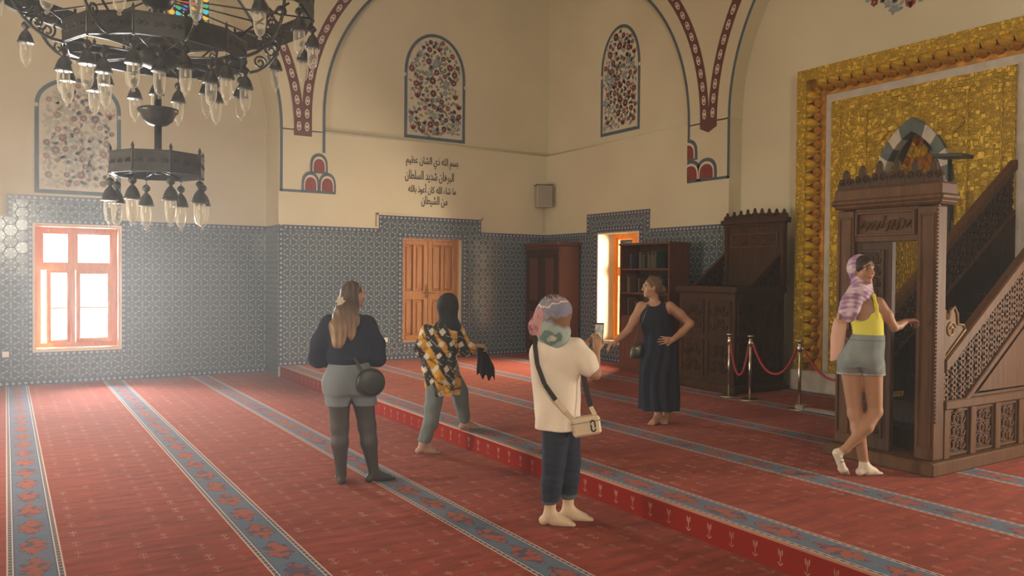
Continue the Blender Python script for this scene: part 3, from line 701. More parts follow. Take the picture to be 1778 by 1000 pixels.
# sockets and loudspeaker
def socket(label, x, y, z):
    t = thing('wall_socket', label, 'socket', (x, y, z)); MB().box(-.045, .045, -.022, -.009, -.045, .045).build('plate', WHITEP, t, bevel=.006)
    MB().lathe([(.026, 0), (.026, .004), (.02, .004), (.02, .001)], n=14).build('outlet', mat('grey plastic', (.2, .19, .17), .5), t).rotation_euler = (PI/2, 0, 0)
    t.children[-1].location = (0, -.022, 0)
socket('white wall socket on the tiles left of the wooden shutters', 6.10, DR, .578)
socket('pale wall socket on the tiles left of the big orange window', -.0, DL, .515)
sp = thing('loudspeaker', 'pale wall loudspeaker mounted high in the corner of the room', 'speaker', (9.58, 13.90, 3.26), math.radians(-20))
m = MB().prism([(-.17, -.13), (.17, -.13), (.13, .12), (-.13, .12)], lambda u, v: (u, v, 0), lambda u, v: (u, v, .46)); m.build('cabinet', mat('pale grey plastic', (.42, .38, .31), .5), sp, bevel=.015)
MB().box(-.15, .15, -.145, -.128, .03, .43).build('grille', mat('speaker grille', (.30, .27, .22), .7, noise=.3, nscale=120), sp, bevel=.006)
MB().box(-.18, .18, -.14, .13, .455, .475).build('top_cap', mat('brown plastic', (.10, .07, .05), .5), sp)
MB().box(-.03, .03, .1, .16, .15, .3).build('wall_bracket', IRON, sp)
MB().tube([(0, .12, .05), (.05, .13, -.1), (.06, .13, -.5)], .008, 6).build('cable', mat('pale grey plastic'), sp)
# ================================================================== gilded mihrab
def gold_fn(scale_, strong, c0=(.55, .32, .012), c1=(.90, .62, .06)):
    def fn(N):
        c = N.scale(N.coord(), (1, 1, 1.0)); w_ = N.noise(9, 3, c)
        vn = N.new('ShaderNodeTexVoronoi'); vn.feature = 'F1'; vn.distance = 'CHEBYCHEV'; vn.inputs['Scale'].default_value = scale_*.55; N.put(vn.inputs['Vector'], N.mix(.04, c, w_)); n = N.noise(scale_*2.2, 3, c)
        s = N.m('ADD', N.m('MULTIPLY', N.m('ADD', N.m('SINE', N.m('MULTIPLY', vn.outputs['Distance'], 24)), 1), .32), N.m('MULTIPLY', n, .55))
        N.base(N.ramp(s, [(.25, c0), (.8, c1)])); N.bump(s, strong, .03)
    return fn
GOLD_F = mat('gilded relief field', rough=.34, metal=.35, fn=gold_fn(26, 1.0))
GOLD_B = mat('gilded carved border', rough=.32, metal=.5, fn=gold_fn(34, .8))
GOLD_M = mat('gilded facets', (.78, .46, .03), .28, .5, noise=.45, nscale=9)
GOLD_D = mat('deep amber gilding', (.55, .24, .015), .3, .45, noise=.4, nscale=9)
MARBLE = mat('grey white marble', (.50, .45, .38), .35, noise=.15, nscale=6)
SLATE = mat('slate green marble', (.09, .115, .11), .4, noise=.25, nscale=6)
YC, XF = 6.0, 9.85
G = lambda u, v, h: (XF-h, YC-u, v)                    # u to the right in the picture
mih = thing('mihrab', 'golden carved prayer niche with grey and white pointed arch on the right wall', 'mihrab', (0, 0, 0))
OU, OT, Z0 = 1.74, 4.86, .485
m = MB().prism([(-OU-.03, STEP), (-.62, STEP), (-.62, Z0), (-OU-.03, Z0)], lambda u, v: G(u, v, .04), lambda u, v: G(u, v, -.25))
m.build('plinth', MARBLE, mih, bevel=.012)
m = MB().prism([(.62, STEP), (OU+.03, STEP), (OU+.03, Z0), (.62, Z0)], lambda u, v: G(u, v, .04), lambda u, v: G(u, v, -.25)); m.build('plinth', MARBLE, mih, bevel=.012)
for poly in ([(-OU, Z0), (-OU+.16, Z0), (-OU+.16, OT-.16), (-OU, OT)], [(OU, Z0), (OU, OT), (OU-.16, OT-.16), (OU-.16, Z0)], [(-OU, OT), (-OU+.16, OT-.16), (OU-.16, OT-.16), (OU, OT)]):
    MB().prism(poly, lambda u, v: G(u, v, .0), lambda u, v: G(u, v, -.25)).build('outer_border', GOLD_B, mih)
for poly in ([(-OU+.16, Z0), (-OU+.39, Z0), (-OU+.39, OT-.39), (-OU+.16, OT-.16)], [(OU-.16, Z0), (OU-.16, OT-.16), (OU-.39, OT-.39), (OU-.39, Z0)], [(-OU+.16, OT-.16), (-OU+.39, OT-.39), (OU-.39, OT-.39), (OU-.16, OT-.16)]):
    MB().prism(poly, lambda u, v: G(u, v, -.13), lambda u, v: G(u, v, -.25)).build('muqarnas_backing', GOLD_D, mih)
def cell_mesh(L, w_, hi):
    V = [(-w_/2, 0, .0), (w_/2, 0, .0), (-w_*.42, L*.45, -.02), (w_*.42, L*.45, -.02), (0, L, -.11), (0, L*.3, hi), (0, 0, .01), (-w_*.2, L*.7, -.045), (w_*.2, L*.7, -.045)]
    F = [(0, 6, 5), (6, 1, 5), (0, 5, 2), (1, 3, 5), (2, 5, 7), (5, 3, 8), (7, 5, 4), (5, 8, 4), (2, 7, 4), (3, 4, 8)]
    return MB().add(V, F)
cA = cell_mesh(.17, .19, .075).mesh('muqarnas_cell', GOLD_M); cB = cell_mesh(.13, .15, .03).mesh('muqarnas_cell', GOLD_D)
def put_cell(me, u, v, h, ang, s=1):
    o = link('muqarnas_cell', me, mih)
    ud = Vector((0, -math.cos(ang), math.sin(ang))); vd = Vector((0, -math.sin(ang+PI), math.cos(ang+PI)))  # along, inward
    inward = Vector((0, -math.cos(ang-PI/2), math.sin(ang-PI/2)))
    o.matrix_local = Matrix.Translation(G(u, v, h)) @ Matrix((ud, inward, Vector((-1, 0, 0)))).transposed().to_4x4() @ Matrix.Scale(s, 4)
nside, ntop = 20, 15
for i in range(nside):
    v = Z0+.1+(OT-.30-Z0-.1)*(i+.5)/nside
    for sgn, ang in ((-1, PI/2), (1, -PI/2)):
        put_cell(cA, sgn*(OU-.16), v, -.01, ang); put_cell(cB, sgn*(OU-.25), v+.1, -.06, ang)
for i in range(ntop):
    u = -(OU-.30)+2*(OU-.30)*(i+.5)/ntop
    put_cell(cA, u, OT-.16, -.01, 0, 1.05); put_cell(cB, u+.09, OT-.25, -.06, 0, 1.05)
for poly in ([(-OU+.39, Z0), (-OU+.51, Z0), (-OU+.51, OT-.51), (-OU+.39, OT-.39)], [(OU-.39, Z0), (OU-.39, OT-.39), (OU-.51, OT-.51), (OU-.51, Z0)], [(-OU+.39, OT-.39), (-OU+.51, OT-.51), (OU-.51, OT-.51), (OU-.39, OT-.39)]):
    MB().prism(poly, lambda u, v: G(u, v, -.15), lambda u, v: G(u, v, -.25)).build('marble_band', MARBLE, mih)
# gilded field with the niche cut out
FU, FT = OU-.51, OT-.51
NW, ZS, ZA = .40, 3.08, 3.74
def pointed(hw, zs, za, n=10):
    c = ((za-zs)**2-hw*hw)/(2*hw); R = hw+c; a1 = math.acos(c/R)
    left = [(c-R*math.cos(a1*i/n), zs+R*math.sin(a1*i/n)) for i in range(n+1)]      # (-hw,zs) .. (0,za)
    return left, [(-x, z) for x, z in left[::-1]]
li, ri = pointed(NW, ZS, ZA); lo, ro = pointed(NW+.135, ZS-.02, ZA+.19)
m = MB(); GF = lambda u, v: G(u, v, -.11); GBk = lambda u, v: G(u, v, -.25)
m.prism([(-FU, Z0), (-NW-.05, Z0), (-NW-.05, ZS), (-FU, ZS)], GF, GBk); m.prism([(NW+.05, Z0), (FU, Z0), (FU, ZS), (NW+.05, ZS)], GF, GBk)
top_l = [(-FU, ZS), (-NW-.05, ZS)] + [(u-.0, v+.03) for u, v in li[1:]] + [(0, FT), (-FU, FT)]
m.prism(top_l, GF, GBk); m.prism([(-u, v) for u, v in top_l][::-1], GF, GBk)
m.build('gilded_field', GOLD_F, mih)
def ring_frame(u0, u1, v0, v1, w_, h, nm):
    mm = MB()
    for a_, b_, c_, d_ in ((u0, u0+w_, v0, v1), (u1-w_, u1, v0, v1), (u0+w_, u1-w_, v1-w_, v1)):
        mm.prism([(a_, c_), (b_, c_), (b_, d_), (a_, d_)], lambda u, v: G(u, v, h), lambda u, v: G(u, v, -.15))
    mm.build(nm, GOLD_B, mih, bevel=.008)
ring_frame(-.70, .70, Z0, 4.17, .035, -.085, 'inner_frame'); ring_frame(-1.1, 1.1, Z0, FT-.08, .025, -.09, 'inner_frame')
for u in (-.50, .50):
    mm = MB().prism([(u, 3.62), (u+.17, 3.79), (u, 3.96), (u-.17, 3.79)], lambda a, b: G(a, b, -.07), lambda a, b: G(a, b, -.15)); dm = mm.build('diamond_boss', GOLD_B, mih, bevel=.012)
    k = MB()
    for j in range(5): t = -.08+j*.04; k.bar(G(u-.06+abs(t)*.4, 3.79+t, -.062), G(u+.06-abs(t)*.4, 3.79+t+.02*(-1)**j, -.062), .007)
    k.build('relief_lettering', GOLD_M, dm)
def quad_stone(p, n_, h0=-.055):
    MB().prism(p, lambda u, v: G(u, v, h0), lambda u, v: G(u, v, -.2)).build('voussoir', MARBLE if n_ % 2 else SLATE, mih, bevel=.006)
nv = 5
for s_ in (0, 1):
    A, B = (li, lo) if s_ == 0 else ([(-x, z) for x, z in li], [(-x, z) for x, z in lo])
    for k in range(nv):
        i0, i1 = k*2, k*2+2
        quad_stone([A[i0], A[i0+1], A[i1], B[i1], B[i0+1], B[i0]], k)
    z = Z0+.02; k = 1
    zs_ = [ZS-.005-(j*.26) for j in range(11)]
    for j in range(10):
        x0, x1 = (NW, NW+.13) if s_ else (-NW-.13, -NW)
        quad_stone([(x0, zs_[j+1]+.006), (x1, zs_[j+1]+.006), (x1, zs_[j]), (x0, zs_[j])], j+1)
# niche shell and its stalactite hood
m = MB(); n = 14; pts = [(NW*.98*math.cos(PI*i/n), -.18-.42*math.sin(PI*i/n)) for i in range(n+1)]
for i in range(n):
    a_, b_ = pts[i], pts[i+1]; m.add([G(a_[0], STEP, a_[1]), G(b_[0], STEP, b_[1]), G(b_[0], 3.0, b_[1]), G(a_[0], 3.0, a_[1])], [(0, 1, 2, 3)])
m.build('niche_wall', GOLD_F, mih)
for k in range(6):
    r0, r1 = NW*(1-k/6.2)*.98, NW*(1-(k+1)/6.2)*.98; z0_, z1_ = 2.92+k*.135, 2.92+(k+1)*.135
    mm = MB(); nn = 8 if k < 4 else 6
    for i in range(nn):
        t0, t1 = PI*i/nn, PI*(i+1)/nn; tm = (t0+t1)/2
        q = lambda r, t, z: G(r*math.cos(t), z, -.18-1.05*r*math.sin(t))
        mm.add([q(r0, t0, z0_), q(r0, t1, z0_), q(r1, tm, z0_-.04), q(r1, t0, z1_), q(r1, t1, z1_), q(r0, tm, z0_+.07)],
               [(0, 2, 5), (2, 1, 5), (0, 5, 3), (1, 4, 5), (3, 5, 4)])
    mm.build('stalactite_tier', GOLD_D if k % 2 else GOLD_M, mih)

# ================================================================== carved wood helpers
def spiral(cx, cz, r, turns, ph, d=1, n=18):
    return [(cx + r*(1-.8*i/n)*math.cos(ph+d*turns*2*PI*i/n), cz + r*(1-.8*i/n)*math.sin(ph+d*turns*2*PI*i/n)) for i in range(n+1)]
def carving(P, u0, u1, v0, v1, h, parent, material, r=.009, nm='carved_scrolls'):
    """symmetrical scrollwork filling a rectangle"""
    m = MB(); cu, wd, ht = (u0+u1)/2, (u1-u0)/2, (v1-v0)
    rows = max(1, round(ht/(wd*1.0)))
    for j in range(rows):
        z = v0 + (j+.5)*ht/rows; q = min(wd, ht/rows/2)*.80
        for s_ in (-1, 1):
            for a_, dz in ((1, .28), (-1, -.28)):
                m.tube([P(cu+s_*(wd*.46)+s_*(x-cu)*1., y, h) for x, y in spiral(cu, z+dz*q*1.6, q*.52, 1.3, PI*.5 if a_ > 0 else -PI*.5, a_)], r, 5)
            m.tube([P(cu+s_*wd*f*.92, z+q*math.sin(f*PI*2)*.9, h) for f in [k/8 for k in range(9)]], r, 5)
        m.tube([P(cu+q*.32*math.cos(t), z+q*.45*math.sin(t), h) for t in [2*PI*k/10 for k in range(10)]], r, 5, closed=True)
    return m.build(nm, material, parent, smooth=True)
def framed(P, u0, u1, v0, v1, h0, h1, w_, parent, material, nm='panel_frame'):
    m = MB()
    for a_, b_, c_, d_ in ((u0, u0+w_, v0, v1), (u1-w_, u1, v0, v1), (u0+w_, u1-w_, v0, v0+w_), (u0+w_, u1-w_, v1-w_, v1)):
        m.prism([(a_, c_), (b_, c_), (b_, d_), (a_, d_)], lambda u, v: P(u, v, h1), lambda u, v: P(u, v, h0))
    return m.build(nm, material, parent, bevel=.004)
def slab(P, poly, h0, h1, parent, material, nm, bevel=.004):
    return MB().prism(poly, lambda u, v: P(u, v, h1), lambda u, v: P(u, v, h0)).build(nm, material, parent, bevel=bevel)
def rect(a_, b_, c_, d_): return [(a_, c_), (b_, c_), (b_, d_), (a_, d_)]
def lattice(P, poly, h, t, step, parent, material, nm='lattice'):
    """pierced girih screen: bars in six directions and rings at the knots, clipped to the convex polygon"""
    m = MB(); us = [p[0] for p in poly]; vs = [p[1] for p in poly]; cu, cv = sum(us)/len(us), sum(vs)/len(vs)
    L = max(max(us)-min(us), max(vs)-min(vs))
    area = sum(poly[i-1][0]*poly[i][1]-poly[i][0]*poly[i-1][1] for i in range(len(poly)))
    sg_ = 1 if area > 0 else -1
    for ang in (0, 60, 120, 90):
        ca, sa = math.cos(math.radians(ang)), math.sin(math.radians(ang)); st = step if ang != 90 else step*1.7
        k = -int(L/st)-1
        while k*st < L+st:
            ox, oy = cu-sa*k*st, cv+ca*k*st; t0, t1 = -9, 9
            for i in range(len(poly)):
                p, q = poly[i-1], poly[i]; ex, ey = q[0]-p[0], q[1]-p[1]; nx_, ny_ = -ey*sg_, ex*sg_      # inward normal
                den = nx_*ca+ny_*sa; num = nx_*(p[0]-ox)+ny_*(p[1]-oy)
                if abs(den) < 1e-9:
                    if num > 0: t1 = -99
                elif den > 0: t0 = max(t0, num/den)
                else: t1 = min(t1, num/den)
            if t1-t0 > .02: m.bar(P(ox+ca*t0, oy+sa*t0, h), P(ox+ca*t1, oy+sa*t1, h), t)
            k += 1
    return stuff(m.build(nm, material, parent))
def crest(P, u0, u1, v, hmax, n, h0, h1, parent, material, centre=True):
    w_ = (u1-u0)/n
    for i in range(n):
        u = u0+(i+.5)*w_; f = 1-abs((i+.5)/n*2-1); hh = hmax*(.68+.32*f if centre else .6+.4*(i % 2))
        m = MB()
        pts = [(u-w_*.5, v), (u-w_*.5, v+hh*.25), (u-w_*.36, v+hh*.55), (u-w_*.2, v+hh*.5), (u-w_*.14, v+hh*.85), (u, v+hh), (u+w_*.14, v+hh*.85), (u+w_*.2, v+hh*.5), (u+w_*.36, v+hh*.55), (u+w_*.5, v+hh*.25), (u+w_*.5, v)]
        m.prism(pts, lambda a_, b_: P(a_, b_, h1), lambda a_, b_: P(a_, b_, h0)); o = m.build('crest_leaf', material, parent, bevel=.004)
        k = MB()
        for s_ in (-1, 1): k.tube([P(u+s_*(x-u), y, h1+.006) for x, y in spiral(u+w_*.24, v+hh*.34, w_*.17, 1.2, PI*.6)], .008, 5)
        k.build('scroll', material, o, smooth=True)

# ================================================================== minbar
mb = thing('minbar', 'tall carved wooden pulpit with doorway and latticed stair rails', 'pulpit', (0, 0, 0))
MF = lambda u, v, h: (6.6-h, 4.22-u, v)                # front face, u to the right in the picture
NS = lambda u, v, h: (u, 3.76-h, v)                    # near side
box('plinth', MIDW, 6.5, 9.8, 3.70, 4.76, STEP, .30, mb, bevel=.012)
for y0 in (3.76, 4.54):
    p = box('post', MIDW, 6.6, 6.76, y0, y0+.17, .30, 2.46, mb, bevel=.008)
    framed(MF, 4.22-y0-.15, 4.22-y0-.02, .40, 2.40, 0, .012, .018, p, MIDW, 'post_moulding')
# studded strip on the near corner
m = MB()
for i in range(58): z = .62+i*.032; m.box(6.60, 6.625, 3.742, 3.762, z, z+.02)
stuff(m.build('beaded_edge', MIDW, mb))
slab(MF, rect(-.32, .29, 2.17, 2.47), -.12, -.02, mb, MIDW, 'lintel')
fr_ = framed(MF, -.30, .27, 2.22, 2.44, -.02, .012, .022, mb, MIDW, 'frieze_frame')
m = MB(); rg = random.Random(2)
for k in range(11):       # carved inscription strokes on the frieze
    u = -.25+k*.048; m.tube([MF(u, 2.26+rg.random()*.03, -.012), MF(u+.03, 2.31+rg.random()*.05, -.008), MF(u+.05, 2.27+rg.random()*.04, -.012), MF(u+.09, 2.34+rg.random()*.06, -.012)], .008, 5)
stuff(m.build('frieze_lettering', MIDW, mb, smooth=True))
slab(MF, rect(-.50, .52, 2.47, 2.66), -.22, .05, mb, MIDW, 'cornice', .02)
slab(MF, rect(-.52, .54, 2.50, 2.56), -.23, .07, mb, MIDW, 'cornice_moulding', .02)
crest(MF, -.49, .51, 2.66, .25, 6, -.03, .01, mb, DARKW)
lf = slab(MF, rect(-.32, .01, .30, 2.17), -.08, -.04, mb, DARKW, 'door_leaf')
for z0_, z1_ in ((.40, .95), (1.02, 1.55), (1.62, 2.1)):
    framed(MF, -.28, -.03, z0_, z1_, -.04, -.022, .025, lf, DARKW, 'door_moulding'); carving(MF, -.255, -.055, z0_+.03, z1_-.03, -.035, lf, DARKW, .008)
slab(MF, rect(.01, .045, .30, 2.17), -.09, -.03, mb, DARKW, 'door_stile')
for i in range(9): box('stair_tread', DARKW, 6.9+i*.30, 7.2+i*.30+.03, 3.86, 4.58, .30, .48+i*.20, mb)
# stringers, rails, panels on both sides
sl = .690
zr = lambda x: 1.08+sl*(x-6.66)                        # top of the near rail
X1 = 9.75
for P, nm in ((NS, 0), (lambda u, v, h: (u, 4.70+h, v), 1)):
    low = lambda x: zr(x)-.63
    xa = 6.76
    slab(P, [(xa, zr(xa)-.12), (X1, zr(X1)-.12), (X1, zr(X1)), (xa, zr(xa))], -.08, .015, mb, MIDW, 'hand_rail', .012)
    slab(P, [(7.00, low(7.0)), (X1, low(X1)), (X1, low(X1)+.06), (xa+.16, low(xa+.16)+.06)], -.06, .012, mb, MIDW, 'stringer', .008)
    zb = .80
    lattice(P, [(xa, zb), (7.06, zb), (X1, low(X1)+.06), (X1, zr(X1)-.12), (xa, zr(xa)-.12)], -.02, .011, .075, mb, DARKW if nm else MIDW, 'lattice_screen')
    slab(P, [(7.03, .79), (X1, .79), (X1, low(X1)), (7.03, low(7.03))], -.06, -.02, mb, DARKW if nm else MIDW, 'side_panel')
    slab(P, rect(6.76, X1, .72, .80), -.07, .02, mb, MIDW, 'side_beam', .01)
    slab(P, [(7.30, .84), (X1-.1, .84), (X1-.1, low(X1-.1)-.08), (7.30, low(7.30)-.06)], -.02, -.005, mb, MIDW, 'triangle_panel', .01)
    if nm == 0:
        i = 0; x = 6.76
        while x < X1-.3:
            slab(P, rect(x, x+.09, .30, .72), -.07, .008, mb, MIDW, 'side_stile')
            pb = slab(P, rect(x+.09, x+.42, .30, .72), -.07, -.03, mb, DARKW, 'side_panel')
            framed(P, x+.09, x+.42, .31, .71, -.03, -.012, .022, pb, MIDW); carving(P, x+.12, x+.39, .34, .68, -.024, pb, MIDW, .009)
            x += .42
# gilded-edged scroll ornament where the rail meets the post
og = [(6.77, 1.16), (7.10, 1.40), (7.07, 1.44), (6.98, 1.45), (6.97, 1.54), (6.92, 1.60), (6.86, 1.56), (6.83, 1.50), (6.77, 1.58)]
so = slab(NS, og, -.05, -.02, mb, MIDW, 'scroll_ornament')
MB().tube([NS(u, v, -.012) for u, v in og], .010, 6, closed=True).build('bright_edge', mat('worn gilt edge', (.50, .36, .18), .35, .5), so)
MB().tube([NS(x, y, -.014) for x, y in spiral(6.88, 1.40, .075, 1.4, .3)], .010, 6).build('scroll', mat('worn gilt edge'), so)

# ================================================================== carved preaching chair (kursu)
ks = thing('preaching_chair', 'dark carved wooden preaching chair with crested back, beside the golden niche', 'pulpit', (0, 0, 0))
KX0, KX1, KY0, KY1, KT = 8.66, 9.72, 7.80, 8.90, 1.70
KF = lambda u, v, h: (KX0-h, -u, v); KN = lambda u, v, h: (u, KY0-h, v)
box('body', DARKW, KX0, KX1, KY0, KY1, STEP, KT, ks, bevel=.01)
box('plinth', DARKW, KX0-.04, KX1, KY0-.04, KY1+.04, STEP, STEP+.12, ks, bevel=.012)
box('cornice', DARKW, KX0-.05, KX1, KY0-.05, KY1+.05, KT-.10, KT, ks, bevel=.02)
for i in range(2):
    for (z0_, z1_) in ((.38, .92), (1.0, 1.50)):
        u0 = -KY1+.06+i*.52; fp = framed(KF, u0, u0+.46, z0_, z1_, 0, .02, .035, ks, DARKW, 'front_panel'); carving(KF, u0+.05, u0+.41, z0_+.05, z1_-.05, .008, fp, DARKW, .011)
        u0 = KX0+.05+i*.5; fp = framed(KN, u0, u0+.45, z0_, z1_, 0, .02, .035, ks, DARKW, 'side_panel'); carving(KN, u0+.05, u0+.40, z0_+.05, z1_-.05, .008, fp, DARKW, .011)
KB = lambda u, v, h: (9.60-h, -u, v)
slab(KB, rect(-8.86, -7.72, KT, 2.68), -.06, 0, ks, DARKW, 'backboard')
framed(KB, -8.86, -7.72, KT, 2.68, 0, .03, .07, ks, DARKW, 'back_frame')
fp = framed(KB, -8.74, -7.84, 2.28, 2.50, 0, .02, .025, ks, MIDW, 'inscription_panel'); carving(KB, -8.70, -7.88, 2.31, 2.47, .006, fp, MIDW, .009)
slab(KB, rect(-8.92, -7.66, 2.64, 2.72), -.08, .06, ks, DARKW, 'back_cornice', .015)
crest(KB, -8.90, -7.68, 2.72, .17, 9, -.03, .0, ks, DARKW)
for y in (7.80, 8.88):
    KA = lambda u, v, h: (u, y-h, v)
    slab(KA, [(8.92, KT), (9.02, KT), (9.60, 2.10), (9.60, 2.20)], -.03, .03, ks, DARKW, 'arm_rail', .008)
    lattice(KA, [(9.02, KT), (9.60, KT), (9.60, 2.10)], 0, .010, .06, ks, DARKW, 'arm_lattice')

# ================================================================== bookcase and its books
bk = thing('bookcase', 'dark wooden bookcase with open shelves standing partly across the sunlit window', 'bookcase', (0, 0, 0))
BX0, BX1, BY0, BY1, BZ = 9.02, 9.46, 9.50, 10.72, 2.36
for y0 in (BY0, BY1-.03): box('side_board', REDW, BX0, BX1, y0, y0+.03, STEP, BZ, bk)
box('back_board', DARKW, BX1-.02, BX1, BY0+.03, BY1-.03, STEP, BZ, bk); box('top_board', REDW, BX0-.02, BX1, BY0-.02, BY1+.02, BZ, BZ+.035, bk)
sh_z = (1.14, 1.54, 1.95)
for z in sh_z: box('shelf', REDW, BX0+.01, BX1-.02, BY0+.03, BY1-.03, z-.015, z+.015, bk)
box('base_board', REDW, BX0, BX1, BY0+.03, BY1-.03, STEP, STEP+.09, bk)
for k in range(2):
    y0 = BY0+.035+k*.577; dd = box('door', REDW, BX0, BX0+.022, y0, y0+.573, STEP+.09, 1.12, bk, bevel=.004)
    framed(lambda u, v, h: (BX0-h, u, v), y0+.06, y0+.51, STEP+.16, 1.05, 0, .008, .04, dd, REDW, 'door_moulding')
    MB().lathe([(.0, .02), (.012, .018), (.013, .008), (.006, 0)], n=10).build('knob', BRASS, dd, loc=(BX0, y0+(.54 if k == 0 else .035), .7)).rotation_euler = (0, -PI/2, 0)
BOOKC = [mat('navy book cloth', (.03, .035, .06), .6), mat('maroon book cloth', (.10, .02, .018), .6), mat('green book cloth', (.03, .05, .035), .6), mat('brown book cloth', (.09, .05, .025), .6), mat('cream book cloth', (.40, .33, .24), .6)]
PAPER = mat('book paper', (.55, .48, .36), .8)
bnames = ['navy', 'maroon', 'dark green', 'brown', 'cream']
ORD = ['first', 'second', 'third', 'fourth', 'fifth', 'sixth', 'seventh', 'eighth', 'ninth']
rg = random.Random(9); shn = {sh_z[0]: 'lowest open', sh_z[1]: 'middle', sh_z[2]: 'top'}
for z in sh_z:
    y = BY1-.06-rg.uniform(0, .15); k = 0
    while y > BY0+.12 and k < 9:
        if rg.random() < .3: y -= rg.uniform(.06, .22); continue
        t, hh, dp = rg.uniform(.03, .055), rg.uniform(.22, .31), rg.uniform(.17, .22); ci = rg.choice((0, 0, 1, 2, 3, 3)) if rg.random() > .08 else 4
        b_ = thing('book', '%s book from the left on the %s bookcase shelf, %s cover' % (ORD[k], shn[z], bnames[ci]), 'book', (BX0+.06, y, z+.0155), 0, 'books on the bookcase')
        MB().box(0, dp, -t, 0, 0, hh).build('cover', BOOKC[ci], b_, bevel=.004); MB().box(.006, dp+.002, -t+.004, -.004, hh-.001, hh+.001).build('page_block', PAPER, b_)
        y -= t+.004; k += 1

# ================================================================== corner wardrobe
wd_ = thing('wardrobe', 'dark wooden wardrobe with two panelled doors in the far corner', 'wardrobe', (0, 0, 0))
AX0, AX1, AY0, AY1, AZ = 9.24, 9.76, 12.86, 14.05, 2.42
box('carcass', REDW, AX0+.02, AX1, AY0, AY1, STEP+.08, AZ, wd_, bevel=.006); box('plinth', DARKW, AX0+.05, AX1, AY0+.03, AY1-.03, STEP, STEP+.08, wd_)
box('cornice', REDW, AX0-.04, AX1, AY0-.04, AY1+.02, AZ, AZ+.08, wd_, bevel=.02)
WF = lambda u, v, h: (AX0+.02-h, -u, v)
for k in range(2):
    u0 = -AY1+.03+k*.57; d_ = slab(WF, rect(u0, u0+.56, STEP+.12, AZ-.06), 0, .02, wd_, DARKW, 'door')
    for z0_, z1_ in ((.42, 1.15), (1.25, 2.25)): framed(WF, u0+.07, u0+.49, z0_, z1_, .02, .035, .04, d_, DARKW, 'door_moulding'); slab(WF, rect(u0+.14, u0+.42, z0_+.07, z1_-.07), .02, .03, d_, REDW, 'door_panel', .008)

# ================================================================== rope barrier and lamp stand
posts = [(8.45, 7.70), (8.45, 7.33), (8.40, 6.50), (8.36, 5.45)]
plab = ['brass stanchion at the left end of the rope barrier', 'brass stanchion in the middle between two red ropes', 'brass stanchion in front of the golden niche, right of the long rope', 'brass stanchion hidden behind the carved pulpit doorway']
for (x, y), lb in zip(posts, plab):
    t = thing('stanchion', lb, 'stanchion', (x, y, STEP), 0, 'brass stanchions before the niche')
    MB().lathe([(.13, 0), (.13, .008), (.115, .018), (.04, .024), (.022, .03)], n=24).build('base', STEEL, t, smooth=True)
    MB().lathe([(.019, .02), (.019, .80)], n=14).build('pole', STEEL, t, smooth=True)
    MB().lathe([(.021, .72), (.028, .73), (.028, .80), (.021, .81), (.02, .84), (.045, .85), (.045, .865), (.03, .875), (.0, .88)], n=18).build('cap', STEEL, t, smooth=True)
ROPE = mat('red velvet rope', (.36, .025, .03), .7)
rl = ['short red rope sagging between the two left stanchions', 'long red rope sagging before the dark carved chair', 'red rope running from the niche stanchion behind the leaning woman']
for i, sag in enumerate((.44, .36, .33)):
    (xa, ya), (xb, yb) = posts[i], posts[i+1]
    t = thing('barrier_rope', rl[i], 'rope', (xa, ya, STEP+.76), 0, 'red ropes of the barrier')
    n = 24; pts = []
    for k in range(n+1):
        f = .06+.88*k/n; c_ = (2*(k/n)-1); pts.append(((xb-xa)*f, (yb-ya)*f, -sag*(1-abs(c_)**2.2)-.0))
    MB().tube(pts, .016, 8).build('rope', ROPE, t, smooth=True)
    for e, f in ((pts[0], 0), (pts[-1], 1)):
        MB().tube([e, ((xb-xa)*f+(.0 if f else 0), (yb-ya)*f*(1-.02)+(.025*(-1 if (yb-ya) < 0 else 1) if not f else 0), .02)], .014, 8).build('hook', STEEL, t, smooth=True)
fb = thing('floor_rail', 'low pale metal rail lying on the carpet before the golden niche', 'rail', (8.40, 6.42, STEP))
MB().box(-.04, .04, -1.0, .0, 0, .045).build('bar', STEEL, fb, bevel=.006); MB().box(-.06, .06, -.02, .10, 0, .07).build('end_block', STEEL, fb, bevel=.006)
ls = thing('floodlight_stand', 'slim black stand with flat tilted lamp head rising behind the pulpit stair', 'lamp', (8.98, 4.98, STEP))
MB().lathe([(.18, 0), (.18, .02), (.03, .035)], n=20).build('base', IRON, ls, smooth=True)
MB().lathe([(.030, .03), (.030, 1.9), (.022, 1.92), (.022, 3.0)], n=12).build('pole', IRON, ls, smooth=True)
hd = MB().box(-.13, .13, -.20, .14, -.02, .025).build('lamp_head', IRON, ls, bevel=.008, loc=(0, 0, 3.03)); hd.rotation_euler = (math.radians(5), 0, 0)
# ================================================================== chandelier
def _lampglass(N):
    t = N.t; tr = N.new('ShaderNodeBsdfTransparent'); tr.inputs[0].default_value = (.93, .92, .88, 1)
    N.base((.85, .82, .74)); N.b.inputs['Roughness'].default_value = .12; N.b.inputs['Specular IOR Level'].default_value = .9
    lw = N.new('ShaderNodeLayerWeight'); lw.inputs[0].default_value = .35
    f = N.m('ADD', .10, N.m('MULTIPLY', lw.outputs['Facing'], .62)); mx = N.new('ShaderNodeMixShader')
    t.links.new(f, mx.inputs[0]); t.links.new(tr.outputs[0], mx.inputs[1]); t.links.new(N.b.outputs[0], mx.inputs[2]); t.links.new(mx.outputs[0], N.n['Material Output'].inputs[0])
LGLASS = mat('clear ribbed lamp glass', fn=_lampglass)
BRONZE = mat('blackened bronze', (.040, .036, .030), .38, .45, noise=.3, nscale=14)
CH = (1.295, 8.69)
chd = thing('chandelier', 'large black three-tier ring chandelier with many hanging glass lamps', 'chandelier', (CH[0], CH[1], 0))
